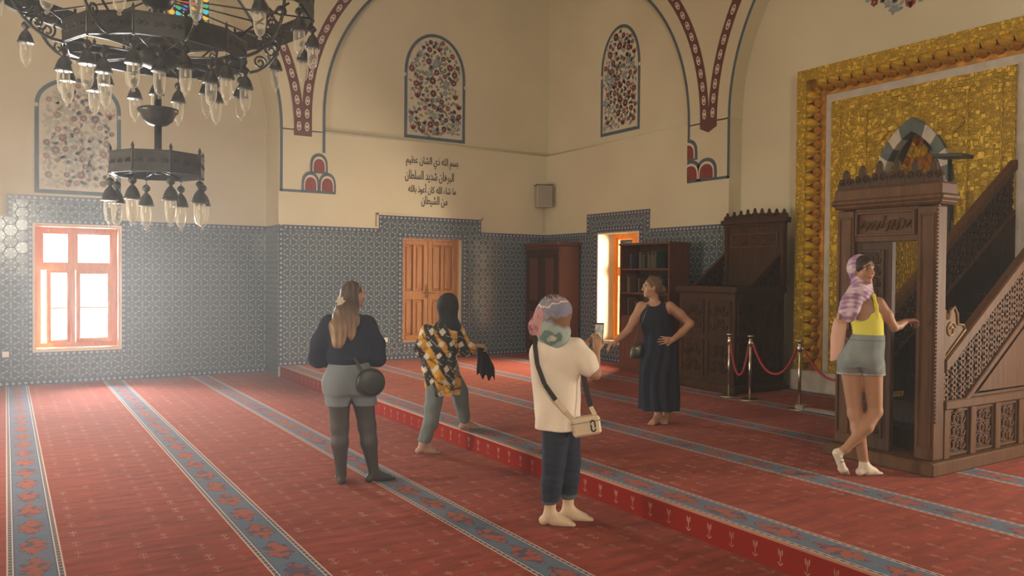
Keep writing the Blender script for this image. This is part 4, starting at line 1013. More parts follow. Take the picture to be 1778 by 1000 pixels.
chd.location = (CH[0], CH[1], 2.3); B0 = 2.3
Zc = lambda z: z-B0
MB().lathe([(.035, Zc(2.82)), (.035, Zc(3.34))], n=12).build('stem', BRONZE, chd, smooth=True)
MB().lathe([(.035, Zc(3.4)), (.035, Zc(4.0)), (.05, Zc(4.02)), (.05, Zc(CEIL))], n=12).build('stem', BRONZE, chd, smooth=True)
MB().lathe([(.04, Zc(3.30)), (.09, Zc(3.315)), (.14, Zc(3.36)), (.165, Zc(3.42)), (.19, Zc(3.44)), (.195, Zc(3.465)), (.18, Zc(3.475)), (.04, Zc(3.478))], n=28).build('bowl', BRONZE, chd, smooth=True)
MB().lathe([(.06, Zc(3.86)), (.16, Zc(3.90)), (.24, Zc(3.97)), (.25, Zc(4.05)), (.20, Zc(4.08)), (.12, Zc(4.14)), (.06, Zc(4.2))], n=28).build('hub', BRONZE, chd, smooth=True)
MB().lathe([(.05, Zc(4.46)), (.12, Zc(4.49)), (.17, Zc(4.56)), (.17, Zc(4.62)), (.1, Zc(4.68)), (.05, Zc(4.76))], n=28).build('hub', BRONZE, chd, smooth=True)
# one lamp, copied
capm = MB().lathe([(.004, 0), (.004, -.025), (.018, -.03), (.036, -.05), (.040, -.068), (.036, -.086), (.018, -.102), (.014, -.112), (.030, -.13), (.048, -.155), (.062, -.19), (.070, -.215), (.070, -.228), (.078, -.232), (.080, -.248), (.070, -.252), (.02, -.252)], n=16).mesh('lamp', BRONZE, True)
prof = [(.048, -.25), (.054, -.262), (.054, -.33), (.050, -.39), (.041, -.435), (.024, -.462), (.008, -.47)]
glm = MB(); n = 20; o = 0
for r, z in prof:
    for k in range(n): a = 2*PI*k/n; rr = r*(1+.05*(1 if k % 2 else -1)); glm.v.append((rr*math.cos(a), rr*math.sin(a), z))
for i in range(len(prof)-1):
    for k in range(n): l = (k+1) % n; glm.f.append((i*n+k, (i+1)*n+k, (i+1)*n+l, i*n+l))
glm = glm.mesh('lamp_glass', LGLASS, True)
knm = MB().lathe([(.0, -.462), (.012, -.466), (.008, -.474), (.015, -.482), (.017, -.49), (.012, -.50), (.0, -.505)], n=10).mesh('glass_knob', LGLASS, True)
blm = MB().lathe([(.0, -.25), (.008, -.26), (.011, -.29), (.009, -.315), (.0, -.325)], n=10).mesh('bulb', mat('frosted bulb', (.72, .70, .64), .3), True)
lbm = MB().box(-.017, .017, -.0795, -.068, -.222, -.19).mesh('cap_window', mat('cap highlight plate', (.35, .34, .28), .3, .3))
def lamp(x, y, z, a):
    c = link('lamp', capm, chd, (x, y, z)); c.rotation_euler = (0, 0, a)
    for nm, me in (('lamp_glass', glm), ('glass_knob', knm), ('bulb', blm)): link(nm, me, c)
    return c
def ring(r, z0, z1, nseg, nlamp, ph, lampz, tier, finial=True, spokes=0, hubr=.2, hubz=0):
    V = [(r*math.cos(ph+2*PI*k/nseg), r*math.sin(ph+2*PI*k/nseg)) for k in range(nseg)]
    for k in range(nseg):
        a, b = V[k], V[(k+1) % nseg]; mx_, my_ = (a[0]+b[0])/2, (a[1]+b[1])/2; L = math.hypot(b[0]-a[0], b[1]-a[1]); t = math.atan2(b[1]-a[1], b[0]-a[0])
        m = MB().box(-L/2, L/2, -.009, .009, 0, z1-z0); m.box(-L/2, L/2, -.018, .018, 0, .02); m.box(-L/2, L/2, -.018, .018, z1-z0-.02, z1-z0)
        p = m.build('ring_panel', BRONZE, chd, loc=(mx_, my_, Zc(z0))); p.rotation_euler = (0, 0, t)
        k2 = MB()
        nf = max(3, int(L/.11))
        for j in range(nf):
            u = -L/2+(j+.5)*L/nf
            for s_ in (-1, 1): k2.tube([(u+s_*(x), -.014*1, y+(z1-z0)/2) for x, y in spiral(L/nf*.22, 0, L/nf*.2, 1.1, PI*.5)], .005, 4)
        stuff(k2.build('filigree', BRONZE, p))
        MB().lathe([(.013, z0-z0-.01), (.013, z1-z0+.02), (.018, z1-z0+.03), (.010, z1-z0+.05), (.0, z1-z0+.075)], n=8).build('finial', BRONZE, chd, loc=(a[0], a[1], Zc(z0)), smooth=True)
    for k in range(nlamp):
        t = ph+2*PI*(k+.5*(nlamp != nseg))/nlamp; rr = r*(1.0 if nlamp == nseg else math.cos(PI/nseg))
        lamp(rr*math.cos(t), rr*math.sin(t), Zc(lampz), t)
    for k in range(spokes):
        t = ph+2*PI*k/spokes; a, b = (hubr*math.cos(t), hubr*math.sin(t), Zc(hubz)), (r*.985*math.cos(t), r*.985*math.sin(t), Zc(z0+.03))
        MB().tube([a, b], .009, 6).build('spoke', BRONZE, chd, smooth=True)
ring(.44, 2.80, 3.01, 8, 8, .11, 2.78, 'bottom', spokes=8, hubr=.03, hubz=2.86)
ring(.84, 3.98, 4.19, 12, 12, .13, 3.96, 'middle', spokes=12, hubr=.22, hubz=4.0)
ring(1.50, 4.46, 4.68, 16, 16, .05, 4.44, 'top', spokes=16, hubr=.15, hubz=4.58)
for k in range(6):          # lamps hung lower inside the middle ring
    t = .4+2*PI*k/6; lamp(.55*math.cos(t), .55*math.sin(t), Zc(3.97), t); MB().tube([(.22*math.cos(t), .22*math.sin(t), Zc(3.99)), (.56*math.cos(t), .56*math.sin(t), Zc(3.975))], .008, 6).build('arm', BRONZE, chd)
for k in range(8):          # openwork scroll brackets between the two upper rings
    t = .13+2*PI*k/8; ct, st_ = math.cos(t), math.sin(t); Pk = lambda u, v, h: ((u)*ct-h*st_, (u)*st_+h*ct, Zc(v))
    m = MB(); outer = [(.84+.46*math.sin(q)*1.0, 3.98+.55*(1-math.cos(q))) for q in [PI*.5*i/8 for i in range(9)]]
    m.tube([Pk(u, v, 0) for u, v in outer], .016, 6)
    for cu, cv, rr in ((1.05, 4.12, .075), (1.17, 4.27, .085), (1.12, 4.40, .065), (1.26, 4.42, .06)): m.tube([Pk(x, y, 0) for x, y in spiral(cu, cv, rr, 1.5, t)], .011, 5)
    m.tube([Pk(.84, 4.18, 0), Pk(1.1, 4.36, 0), Pk(1.35, 4.5, 0)], .012, 6)
    stuff(m.build('scroll_bracket', BRONZE, chd, smooth=True))
# ================================================================== people: smooth bodies grown from distance fields
import openvdb
V3 = lambda *a: np.array(a, dtype=np.float64)
def unit(v): v = np.array(v, float); return v/np.linalg.norm(v)
class Field:
    def __init__(s, lo, hi, h):
        s.h = h; s.lo = np.array(lo, float); s.n = np.ceil((np.array(hi)-s.lo)/h).astype(int)+1
        s.f = np.full(tuple(s.n), .5, np.float32)
    def blk(s, lo, hi):
        a = np.clip(((np.array(lo)-s.lo)/s.h).astype(int), 0, s.n-1); b = np.clip(((np.array(hi)-s.lo)/s.h).astype(int)+2, 1, s.n)
        sl = tuple(slice(i, j) for i, j in zip(a, b))
        ax = [(s.lo[k]+np.arange(a[k], b[k])*s.h).astype(np.float32) for k in range(3)]
        return sl, ax[0][:, None, None], ax[1][None, :, None], ax[2][None, None, :]
    def join(s, fn, lo, hi, k):
        p = k+3*s.h; sl, X, Y, Z = s.blk(np.array(lo)-p, np.array(hi)+p)
        if 0 in s.f[sl].shape: return
        d = fn(X, Y, Z); a = s.f[sl]
        if k > 0:
            t = np.clip(.5+.5*(a-d)/k, 0, 1); s.f[sl] = a*(1-t)+d*t-k*t*(1-t)
        else: s.f[sl] = np.minimum(a, d)
    def cap(s, a, b, ra, rb=None, k=.02, sq=None):
        """tapered capsule; sq=(axis, factor) flattens it along a direction"""
        a, b = V3(*a), V3(*b); rb = ra if rb is None else rb; ab = b-a; L2 = max(ab@ab, 1e-9); r = max(ra, rb)
        def fn(X, Y, Z):
            x, y, z = X-a[0], Y-a[1], Z-a[2]; t = np.clip((x*ab[0]+y*ab[1]+z*ab[2])/L2, 0, 1)
            x, y, z = x-t*ab[0], y-t*ab[1], z-t*ab[2]
            if sq is not None:
                n, f_ = sq; q = (x*n[0]+y*n[1]+z*n[2])*(1/f_-1); x, y, z = x+q*n[0], y+q*n[1], z+q*n[2]
                return (np.sqrt(x*x+y*y+z*z)-(ra+(rb-ra)*t))*min(1, f_*1.3)
            return np.sqrt(x*x+y*y+z*z)-(ra+(rb-ra)*t)
        s.join(fn, np.minimum(a, b)-r, np.maximum(a, b)+r, k); return s
    def chain(s, pts, rs, k=.02, sq=None):
        for i in range(len(pts)-1): s.cap(pts[i], pts[i+1], rs[i], rs[i+1], k, sq)
        return s
    def ell(s, c, r, k=.02, R=None):
        c = V3(*c); r = V3(*r); m = r.max()
        def fn(X, Y, Z):
            x, y, z = X-c[0], Y-c[1], Z-c[2]
            if R is not None:
                x, y, z = R[0][0]*x+R[0][1]*y+R[0][2]*z, R[1][0]*x+R[1][1]*y+R[1][2]*z, R[2][0]*x+R[2][1]*y+R[2][2]*z
            k0 = np.sqrt((x/r[0])**2+(y/r[1])**2+(z/r[2])**2); k1 = np.sqrt((x/r[0]**2)**2+(y/r[1]**2)**2+(z/r[2]**2)**2)+1e-6
            return k0*(k0-1)/k1
        s.join(fn, c-m, c+m, k); return s
    def secs(s, S, k=.02, folds=0, fk=0, yaw=0, ph=0):
        """stack of elliptical sections (z, cx, cy, rx, ry), smooth in z; folds: pleat depth, fk: pleats around"""
        S = sorted(S); zz = np.array([q[0] for q in S]); A = np.array(S)
        cx, cy = A[:, 1], A[:, 2]; rm = A[:, 3:5].max()
        lo = V3(cx.min()-rm, cy.min()-rm, zz[0]); hi = V3(cx.max()+rm, cy.max()+rm, zz[-1])
        cyaw, syaw = math.cos(yaw), math.sin(yaw)
        def fn(X, Y, Z):
            z = Z.ravel(); zi = np.interp(z, zz, np.arange(len(zz)))
            def smooth(col):
                i = np.clip(zi.astype(int), 0, len(zz)-2); t = zi-i; n = len(zz)
                p0, p1, p2, p3 = col[np.maximum(i-1, 0)], col[i], col[i+1], col[np.minimum(i+2, n-1)]
                return (p1+.5*t*(p2-p0+t*(2*p0-5*p1+4*p2-p3+t*(3*(p1-p2)+p3-p0)))).astype(np.float32)
            px, py, rx, ry = (smooth(A[:, c])[None, None, :] for c in (1, 2, 3, 4))
            x, y = X-px, Y-py; x, y = cyaw*x+syaw*y, -syaw*x+cyaw*y
            q = np.sqrt((x/rx)**2+(y/ry)**2)
            d = (q-1)*np.minimum(rx, ry)
            if folds: d = d+folds*np.sin(np.arctan2(y, x)*fk+ph+3*np.sin(Z*4))*np.clip((zz[-1]-Z)/(zz[-1]-zz[0]), 0, 1)
            return np.maximum(d, np.maximum(zz[0]-Z, Z-zz[-1]))
        s.join(fn, lo, hi, k); return s
    def cut(s, n, o):
        """keep the side where (p-o).n < 0"""
        n = unit(n); sl, X, Y, Z = s.blk(s.lo, s.lo+s.n*s.h)
        s.f = np.maximum(s.f, ((X-o[0])*n[0]+(Y-o[1])*n[1]+(Z-o[2])*n[2]).astype(np.float32)); return s
    def minus(s, other_fn):
        sl, X, Y, Z = s.blk(s.lo, s.lo+s.n*s.h); s.f = np.maximum(s.f, -other_fn(X, Y, Z).astype(np.float32)); return s
    def wrinkle(s, amp, fr=(9, 7, 12), ph=0):
        sl, X, Y, Z = s.blk(s.lo, s.lo+s.n*s.h); a, b, c = fr
        w_ = np.sin(X*a*1.9+2.2*np.sin(Z*c*.9+ph))*np.sin(Z*c+X*b+ph)+.6*np.sin(Z*c*1.9-X*a*2.3+Y*b*2+ph)
        s.f = s.f+(amp*w_).astype(np.float32); return s
    def mesh(s, name, material, color=None):
        s.f[0] = s.f[-1] = .5; s.f[:, 0] = s.f[:, -1] = .5; s.f[:, :, 0] = s.f[:, :, -1] = .5
        g = openvdb.FloatGrid(.5); g.copyFromArray(s.f)
        P, T, Q = g.convertToPolygons(isovalue=0.0, adaptivity=0.0)
        P = P*s.h+s.lo
        me = bpy.data.meshes.new(name); F = [tuple(q[::-1]) for q in Q.tolist()]+[tuple(t[::-1]) for t in T.tolist()]
        me.from_pydata(P.tolist(), [], F)
        bm = bmesh.new(); bm.from_mesh(me)
        bmesh.ops.smooth_vert(bm, verts=bm.verts, factor=.5, use_axis_x=True, use_axis_y=True, use_axis_z=True)
        # drop stray islands
        seen = set(); best = []
        bm.verts.ensure_lookup_table()
        comps = []
        for v in bm.verts:
            if v.index in seen: continue
            st = [v]; seen.add(v.index); comp = []
            while st:
                q = st.pop(); comp.append(q)
                for e in q.link_edges:
                    o_ = e.other_vert(q)
                    if o_.index not in seen: seen.add(o_.index); st.append(o_)
            comps.append(comp)
        comps.sort(key=len)
        kill = [v for c in comps[:-1] if len(c) < 150 for v in c]
        if kill: bmesh.ops.delete(bm, geom=kill, context='VERTS')
        bmesh.ops.recalc_face_normals(bm, faces=bm.faces)
        bm.to_mesh(me); bm.free(); me.shade_smooth(); me.materials.append(material)
        if color is not None:
            co = np.zeros(len(me.vertices)*3, np.float32); me.vertices.foreach_get('co', co); c = color(co.reshape(-1, 3))
            at = me.color_attributes.new('Col', 'FLOAT_COLOR', 'POINT')
            at.data.foreach_set('color', np.concatenate([c, np.ones((len(c), 1))], 1).astype(np.float32).ravel())
        me.update(); return me
def attr_mat(name, rough=.55, spec=.35, sss=0, bump=None):
    def fn(N):
        a = N.new('ShaderNodeVertexColor'); a.layer_name = 'Col'; c = a.outputs[0]
        N.base(c)
        if sss: N.b.inputs['Subsurface Weight'].default_value = sss; N.b.inputs['Subsurface Radius'].default_value = (.01, .004, .002); N.b.inputs['Subsurface Scale'].default_value = .6
        if bump: N.bump(N.noise(bump[0], 3, N.coord()), bump[1], .004)
    return mat(name, rough=rough, spec=spec, fn=fn)
SKIN = attr_mat('skin', .5, .35)
CLOTH = attr_mat('printed cloth', .85, .15, bump=(90, .2))
HAIR = attr_mat('hair', .42, .4, bump=(140, .35))

def hand(F, w_, d, n, curl=.5, s=1.0, thumb=1, spread=.0):
    """wrist, direction, palm normal (fingers curl towards it), thumb side sign"""
    w_ = V3(*w_); d = unit(d); n = unit(V3(*n)-d*(V3(*n)@d)); sd = np.cross(d, n)*thumb
    for i, off in enumerate((.030, .010, -.010, -.029)):
        k0 = w_+d*(.082-.006*abs(i-1.2))*s+sd*off*s
        F.cap(w_+d*.012*s+sd*off*.55*s, k0, .014*s, .0115*s, .012, )
        L = (.040, .045, .041, .032)[i]*s; p = k0; dd = d+sd*spread*(1.5-i)
        dd = unit(dd)
        for j in range(3):
            a = curl*(1.0 if j == 0 else 1.15); dd = unit(dd*math.cos(a)+n*math.sin(a)); dd2 = dd
            q = p+dd*L*(1, .72, .55)[j]; F.cap(p, q, (.0098, .0090, .0082)[j]*s, (.0090, .0082, .0070)[j]*s, .004); p = q
            n2 = unit(n-dd*(n@dd)) if abs(n@dd) < .98 else -d; n_ = n2; n = n_ if j < 2 else n
        n = unit(np.cross(sd*thumb, d)) if False else unit(V3(*np.cross(sd*thumb, d)))
    b = w_+d*.022*s+sd*.026*s; t1 = b+unit(d*.75+sd*.75+n*.25)*.042*s; t2 = t1+unit(d*.95+sd*.15+n*.5)*.034*s
    F.cap(b, t1, .015*s, .0115*s, .012); F.cap(t1, t2, .011*s, .0085*s, .005)
def foot(F, ank, td, L=.235, r=1.0, ground=0.0):
    """flat foot under the ankle, toes along td"""
    ank = V3(*ank); td = unit((td[0], td[1], 0)); sd = V3(-td[1], td[0], 0); g = ground
    heel = V3(ank[0], ank[1], 0)-td*.045; z = lambda q, h_: V3(q[0], q[1], g+h_)
    F.cap(z(heel, .034), z(V3(*ank), .06), .034*r, .036*r, .025)
    F.cap(ank, z(V3(*ank)+td*.09, .035), .036*r, .034*r, .03)
    ball = V3(*ank)+td*(L-.115)
    for o_ in (-.017, .017): F.cap(z(V3(*ank)+td*.03, .034), z(ball+sd*o_, .026), .032*r, .026*r, .02)
    for i, o_ in enumerate((-.032, -.016, 0, .016, .032)): F.cap(z(ball+sd*o_*.8, .022), z(ball+td*(.055-.006*abs(i-1))+sd*o_, .014), .016*r, .011*r, .010)
def head(F, c, fw_, up_=(0, 0, 1), s=1.0):
    c = V3(*c); f = unit(fw_); u = unit(V3(*up_)-f*(V3(*up_)@f)); r = np.cross(f, u); R = (r, f, u)
    P = lambda x, y, z: c+(r*x+f*y+u*z)*s
    F.ell(P(0, -.012, .022), V3(.074, .094, .092)*s, .01, R); F.ell(P(0, .022, -.05), V3(.054, .064, .066)*s, .03, R)
    for q in (-1, 1):
        F.ell(P(q*.036, .056, -.022), V3(.026, .024, .026)*s, .02, R)
        F.ell(P(q*.075, -.008, -.008), V3(.009, .018, .030)*s, .008, R)
        F.cap(P(q*.012, .083, .034), P(q*.044, .066, .034), .012*s, .011*s, .015)
    F.cap(P(0, .085, .020), P(0, .106, -.020), .0085*s, .0125*s, .012)
    for q in (-1, 1): F.ell(P(q*.010, .094, -.024), V3(.0085, .009, .007)*s, .006, R)
    F.ell(P(0, .084, -.047), V3(.023, .012, .0065)*s, .006, R); F.ell(P(0, .082, -.057), V3(.020, .012, .0075)*s, .006, R)
    F.ell(P(0, .072, -.088), V3(.022, .020, .018)*s, .02, R)
    return (c, r, f, u, s)
def skin_color(base, H, extra=None, brow=(.03, .018, .012)):
    base = np.array(base); c, r, f, u, s = H
    def fn(p):
        C = np.tile(base, (len(p), 1)); q = (p-c)/s; x, y, z = q@r, q@f, q@u
        near = (np.abs(x) < .09) & (np.abs(z) < .14) & (y > .03)
        lips = near & ((x/.024)**2+((z+.052)/.011)**2 < 1) & (y > .07); C[lips] = base*np.array([.85, .45, .45])
        br = near & (np.abs(z-.040-.01*np.cos(np.abs(x)*60)) < .006) & (np.abs(x) > .013) & (np.abs(x) < .05); C[br] = brow
        ax = np.abs(x)-.031; ey = near & ((ax/.015)**2+((z-.012)/.0075)**2 < 1); C[ey] = (.55, .5, .45); C[ey & (ax**2+(z-.012)**2 < .0068**2)] = (.02, .013, .01)
        lid = near & (((ax/.018)**2+((z-.012)/.0105)**2) < 1) & ~ey; C[lid] = base*.45
        if extra is not None: extra(p, C)
        return C
    return fn
def person(label, loc, az, mesh_):
    o = link('person', mesh_, None, loc); o.rotation_euler = (0, 0, -az); return tag(o, label, 'person')
def child(o, name, me, label=None):
    c = link(name, me, o)
    if label: c['label'] = label
    return c
def item(name, label, cat, o):
    """a carried thing: top-level, in the same frame as its carrier"""
    t = thing(name, label, cat, o.location, 0); t.rotation_euler = o.rotation_euler; return t
def nrm3(p, fr, sd=0):
    """cheap smooth noise in -1..1 for prints"""
    r_ = np.random.RandomState(sd); out = np.zeros(len(p))
    for k in range(4):
        d = r_.normal(size=3); out += np.sin(p@d*fr*(1+.4*k)+r_.rand()*6)
    return out/4
def cells(p, n, box_, sd):
    r_ = np.random.RandomState(sd); S = r_.rand(n, 3)*(np.array(box_[1])-np.array(box_[0]))+np.array(box_[0])
    D = ((p[:, None, :]-S[None])**2).sum(2); o_ = np.argsort(D, 1); i = np.arange(len(p))
    return o_[:, 0], np.sqrt(D[i, o_[:, 1]])-np.sqrt(D[i, o_[:, 0]])
const = lambda c: (lambda p: np.tile(np.array(c, float), (len(p), 1)))

# ---------------------------------------------------------------- woman in navy blouse, tights and grey shorts
F = Field((-.50, -.30, -.02), (.48, .40, 1.84), .0075)
F.secs([(.80, -.07, 0, .17, .11), (.92, -.075, .0, .20, .13), (1.08, -.08, 0, .13, .10), (1.25, -.085, 0, .15, .105), (1.40, -.085, 0, .17, .085), (1.48, -.08, .01, .08, .06)], .03)
F.chain([(-.165, 0, .92), (-.152, -.005, .50), (-.150, -.018, .36), (-.137, 0, .09)], [.115, .078, .073, .043], .03)
F.chain([(.02, 0, .92), (.082, .01, .50), (.100, -.005, .36), (.145, .01, .09)], [.115, .078, .073, .043], .03)
foot(F, (-.137, 0, .09), (-.12, 1, 0), .24, 1.05); foot(F, (.145, .01, .09), (.92, .35, 0), .25, 1.05)
F.chain([(-.255, .0, 1.42), (-.335, .02, 1.14), (-.24, .20, 1.06)], [.05, .042, .028], .03); F.chain([(.085, .0, 1.42), (.155, .03, 1.13), (.07, .21, 1.06)], [.05, .042, .028], .03)
hand(F, (-.24, .20, 1.06), (.9, .4, .05), (0, .2, -1), .4, 1, 1); hand(F, (.07, .21, 1.06), (-.9, .4, .05), (0, .2, -1), .4, 1, -1)
F.cap((-.06, .01, 1.46), (-.045, .02, 1.58), .052, .050, .03)
hd = head(F, (-.035, .02, 1.658), (.86, .48, -.02), s=1.0)
F.cut((0, 0, -1), (0, 0, 0))
def tights(p, C): k = p[:, 2] < .82; C[k] = np.array((.040, .030, .027))+.03*np.clip(1-np.abs(p[k, 2:3]-.45)*2, 0, 1)
p1 = person('woman in navy blouse, grey shorts and sheer black tights, seen from behind', (2.615, 6.645, 0), .3749, F.mesh('person', SKIN, skin_color((.42, .24, .16), hd, tights)))
F = Field((-.45, -.30, .62), (.40, .30, 1.14), .009)
F.secs([(.80, -.07, 0, .225, .155), (.90, -.072, -.01, .24, .165), (1.0, -.075, -.005, .20, .145), (1.10, -.08, 0, .165, .125)], .03)
F.chain([(-.165, -.0, .88), (-.158, 0, .70)], [.125, .118], .03); F.chain([(.03, 0, .88), (.055, 0, .69)], [.125, .118], .03)
F.ell((-.15, -.075, .87), (.10, .085, .11), .04); F.ell((.02, -.075, .87), (.10, .085, .11), .04)
F.minus(lambda X, Y, Z: np.maximum(np.abs(X+.052+.0*Y)-.008-np.clip(.745-Z, 0, 1)*.35, Z-.755)); F.cut((0, .0, -1), (0, 0, .688)); F.wrinkle(.0016)
child(p1, 'shorts', F.mesh('shorts', CLOTH, const((.19, .215, .235))))
F = Field((-.50, -.28, .96), (.40, .36, 1.54), .008)
F.secs([(1.05, -.08, .0, .172, .135), (1.11, -.08, .0, .20, .155), (1.25, -.085, 0, .20, .145), (1.38, -.085, 0, .205, .12), (1.45, -.085, .005, .15, .095), (1.50, -.075, .01, .075, .07)], .04)
F.chain([(-.25, .0, 1.41), (-.325, .01, 1.22), (-.34, .04, 1.10), (-.27, .16, 1.05)], [.075, .088, .082, .05], .04); F.chain([(.08, .0, 1.41), (.145, .02, 1.22), (.16, .05, 1.10), (.10, .17, 1.05)], [.075, .088, .082, .05], .04)
F.wrinkle(.0035, (11, 8, 15))
child(p1, 'blouse', F.mesh('blouse', CLOTH, const((.020, .022, .042))))
F = Field((-.32, -.34, 1.14), (.14, .20, 1.82), .0075)
c0 = V3(-.035, .02, 1.658); f0 = unit((.86, .48, 0)); r0 = V3(f0[1], -f0[0], 0); RR_ = (r0, f0, V3(0, 0, 1))
F.ell(c0-f0*.026+V3(0, 0, .034), (.084, .094, .090), .02, RR_); F.ell(c0-f0*.055+V3(0, 0, -.03), (.074, .062, .085), .03, RR_)
F.chain([(-.085, -.045, 1.62), (-.125, -.115, 1.50), (-.155, -.165, 1.38), (-.165, -.175, 1.26)], [.062, .075, .082, .060], .04, ((.3, .95, 0), .6))
F.chain([(-.045, -.06, 1.60), (-.045, -.14, 1.45), (-.055, -.165, 1.30)], [.055, .058, .030], .03, ((.3, .95, 0), .55))
sl, X, Y, Z = F.blk(F.lo, F.lo+F.n*F.h); F.f = F.f+(.0035*np.sin(X*130+Y*60+3*np.sin(Z*9))).astype(np.float32)
def hairc(p): t = np.clip((1.60-p[:, 2:3])/.30, 0, 1); s_ = .5+.5*np.sin(p[:, 0:1]*140+p[:, 1:2]*70); return (np.array((.065, .036, .020))*(1-t)+np.array((.30, .185, .10))*t)*(.75+.45*s_)
child(p1, 'hair', F.mesh('hair', HAIR, hairc))
m = MB(); Pc = lambda u, v, h: (-.150+u, -.115-h, 1.605+v)
for k in range(6):
    t = 2*PI*k/6; dx, dz = math.cos(t), math.sin(t)
    m.add([Pc(0, 0, .012), Pc(dx*.026-dz*.014, dz*.026+dx*.014, .02), Pc(dx*.046, dz*.046, .010), Pc(dx*.026+dz*.014, dz*.026-dx*.014, .02), Pc(dx*.02, dz*.02, 0)], [(0, 1, 2), (0, 2, 3), (4, 2, 1), (4, 3, 2), (0, 4, 1), (0, 3, 4)])
m.build('hair_clip', mat('ivory petal clip', (.70, .64, .50), .5), p1)
bg_ = item('handbag', 'round black crossbody bag hanging at the hip of the woman in shorts', 'bag', p1)
BLEATHER = mat('black leather', (.018, .017, .015), .4)
bd = MB().lathe([(.0, -.032), (.085, -.032), (.104, -.028), (.114, -.016), (.117, 0), (.114, .016), (.104, .028), (.085, .032), (.0, .032)], n=36).build('body', BLEATHER, bg_, smooth=True, loc=(.108, -.232, .915)); bd.rotation_euler = (PI/2, 0, .15)
MB().tube([(.075*math.cos(t), .075*math.sin(t)-.01, .033) for t in [PI*1.0+PI*k/16 for k in range(17)]], .003, 6).build('pocket_seam', BLEATHER, bd)

MB().tube([(.108+.119*math.cos(t), -.232, .915+.119*math.sin(t)) for t in [2*PI*k/40 for k in range(40)]], .006, 6, closed=True).build('piping', BLEATHER, bg_, smooth=True)
m = MB()
st_ = [(.04, -.215, 1.01), (.0, -.19, 1.075), (-.03, -.175, 1.12)]
for i in range(len(st_)-1): m.bar(st_[i], st_[i+1], .012, .003, (0, 1, 0))
m.build('strap', BLEATHER, bg_)

# ---------------------------------------------------------------- woman stepping up in patterned shirt and black headscarf
G2 = STEP
F = Field((-.30, -.28, -.02), (.86, .56, 1.68), .0075)
F.secs([(.76, .165, .06, .13, .12), (.86, .155, .05, .16, .135), (1.0, .13, .04, .14, .11), (1.15, .14, .04, .15, .11), (1.28, .165, .05, .16, .09), (1.36, .20, .06, .07, .06)], .03, yaw=.3)
F.chain([(.11, .02, .84), (.060, .0, .47), (.045, -.02, .34), (-.035, 0, .10)], [.10, .068, .062, .040], .03)
F.chain([(.215, .10, .84), (.345, .22, .62), (.36, .23, .50), (.405, .30, .275)], [.10, .068, .06, .040], .03)
foot(F, (-.035, 0, .10), (1, .15, 0), .235)
foot(F, (.415, .30, .275), (.95, .2, 0), .235, 1.0, G2)
F.chain([(.0, .0, 1.27), (-.045, -.02, 1.07), (.06, .12, .98)], [.048, .040, .027], .03); hand(F, (.06, .12, .98), (.8, .5, .1), (.3, 0, -1), .5)
F.chain([(.315, .10, 1.27), (.395, .10, 1.055), (.505, .10, 1.095)], [.048, .040, .028], .03); hand(F, (.505, .10, 1.095), (.9, 0, .15), (.2, 0, -1), .9, 1, -1)
F.cap((.20, .06, 1.33), (.215, .07, 1.43), .05, .048, .03)
hd = head(F, (.220, .075, 1.515), (.85, .5, -.12), s=.96)
p2 = person('woman in black headscarf and yellow, black and white shirt stepping onto the platform', (3.64, 7.353, 0), .4597, F.mesh('person', SKIN, skin_color((.40, .23, .155), hd)))
F = Field((-.25, -.28, .08), (.62, .50, .95), .009)
F.secs([(.74, .165, .06, .15, .145), (.82, .16, .055, .175, .155), (.94, .145, .045, .165, .14)], .03, yaw=.3)
F.chain([(.11, .02, .82), (.063, .0, .48), (.045, -.015, .33), (-.025, 0, .135)], [.115, .084, .078, .066], .03); F.chain([(.215, .10, .82), (.345, .22, .62), (.362, .23, .50), (.40, .295, .31)], [.115, .085, .078, .066], .03)
F.cut((-.2, 0, -1), (-.03, 0, .125)); F.wrinkle(.003, (8, 8, 20))
child(p2, 'trousers', F.mesh('trousers', CLOTH, lambda p: np.array((.150, .175, .175))*(1+.12*nrm3(p, 60, 3)[:, None])))
F = Field((-.32, -.30, .52), (.60, .48, 1.42), .008)
F.secs([(.60, .17, .055, .165, .15), (.75, .155, .05, .185, .165), (.95, .125, .04, .19, .16), (1.12, .135, .04, .195, .15), (1.25, .16, .05, .195, .125), (1.33, .185, .055, .13, .095), (1.38, .205, .06, .07, .065)], .04, folds=.014, fk=7, yaw=.3)
F.chain([(.0, -.0, 1.26), (-.05, -.02, 1.09), (.0, .07, 1.0)], [.075, .075, .058], .035); F.chain([(.315, .10, 1.26), (.395, .10, 1.07), (.455, .10, 1.075)], [.072, .072, .062], .035)
F.wrinkle(.0045, (10, 8, 13), 1)
def shirtc(p):
    tri = lambda t: np.abs((t % 2)-1)*2-1
    r_ = np.random.RandomState(12); W = []
    for k in range(6): d = r_.normal(size=3); d /= np.linalg.norm(d); W.append(tri(p@d*(11+2.4*k)+r_.rand()*2+.35*nrm3(p, 9, k)))
    C = np.tile(np.array((.025, .021, .020)), (len(p), 1)); y_ = (W[0]+W[1] > .0) & (W[4] > -.8); C[y_] = (.60, .30, .015); C[y_ & (W[5] > .55)] = (.44, .19, .012)
    w_ = (W[2]+W[3] > .8); C[w_] = (.62, .56, .46); C[np.abs(W[0]+W[1]) < .09] = (.03, .025, .022); C[np.abs(W[4]-.2) < .045] = (.55, .50, .42); return C
child(p2, 'shirt', F.mesh('shirt', CLOTH, shirtc))
F = Field((.0, -.18, 1.10), (.46, .32, 1.70), .0075)
F.ell((.212, .065, 1.525), (.115, .122, .128), .03); F.secs([(1.22, .27, .07, .06, .08), (1.30, .235, .06, .12, .11), (1.40, .215, .06, .095, .10), (1.5, .212, .065, .095, .10)], .04); F.wrinkle(.003, (14, 9, 10))
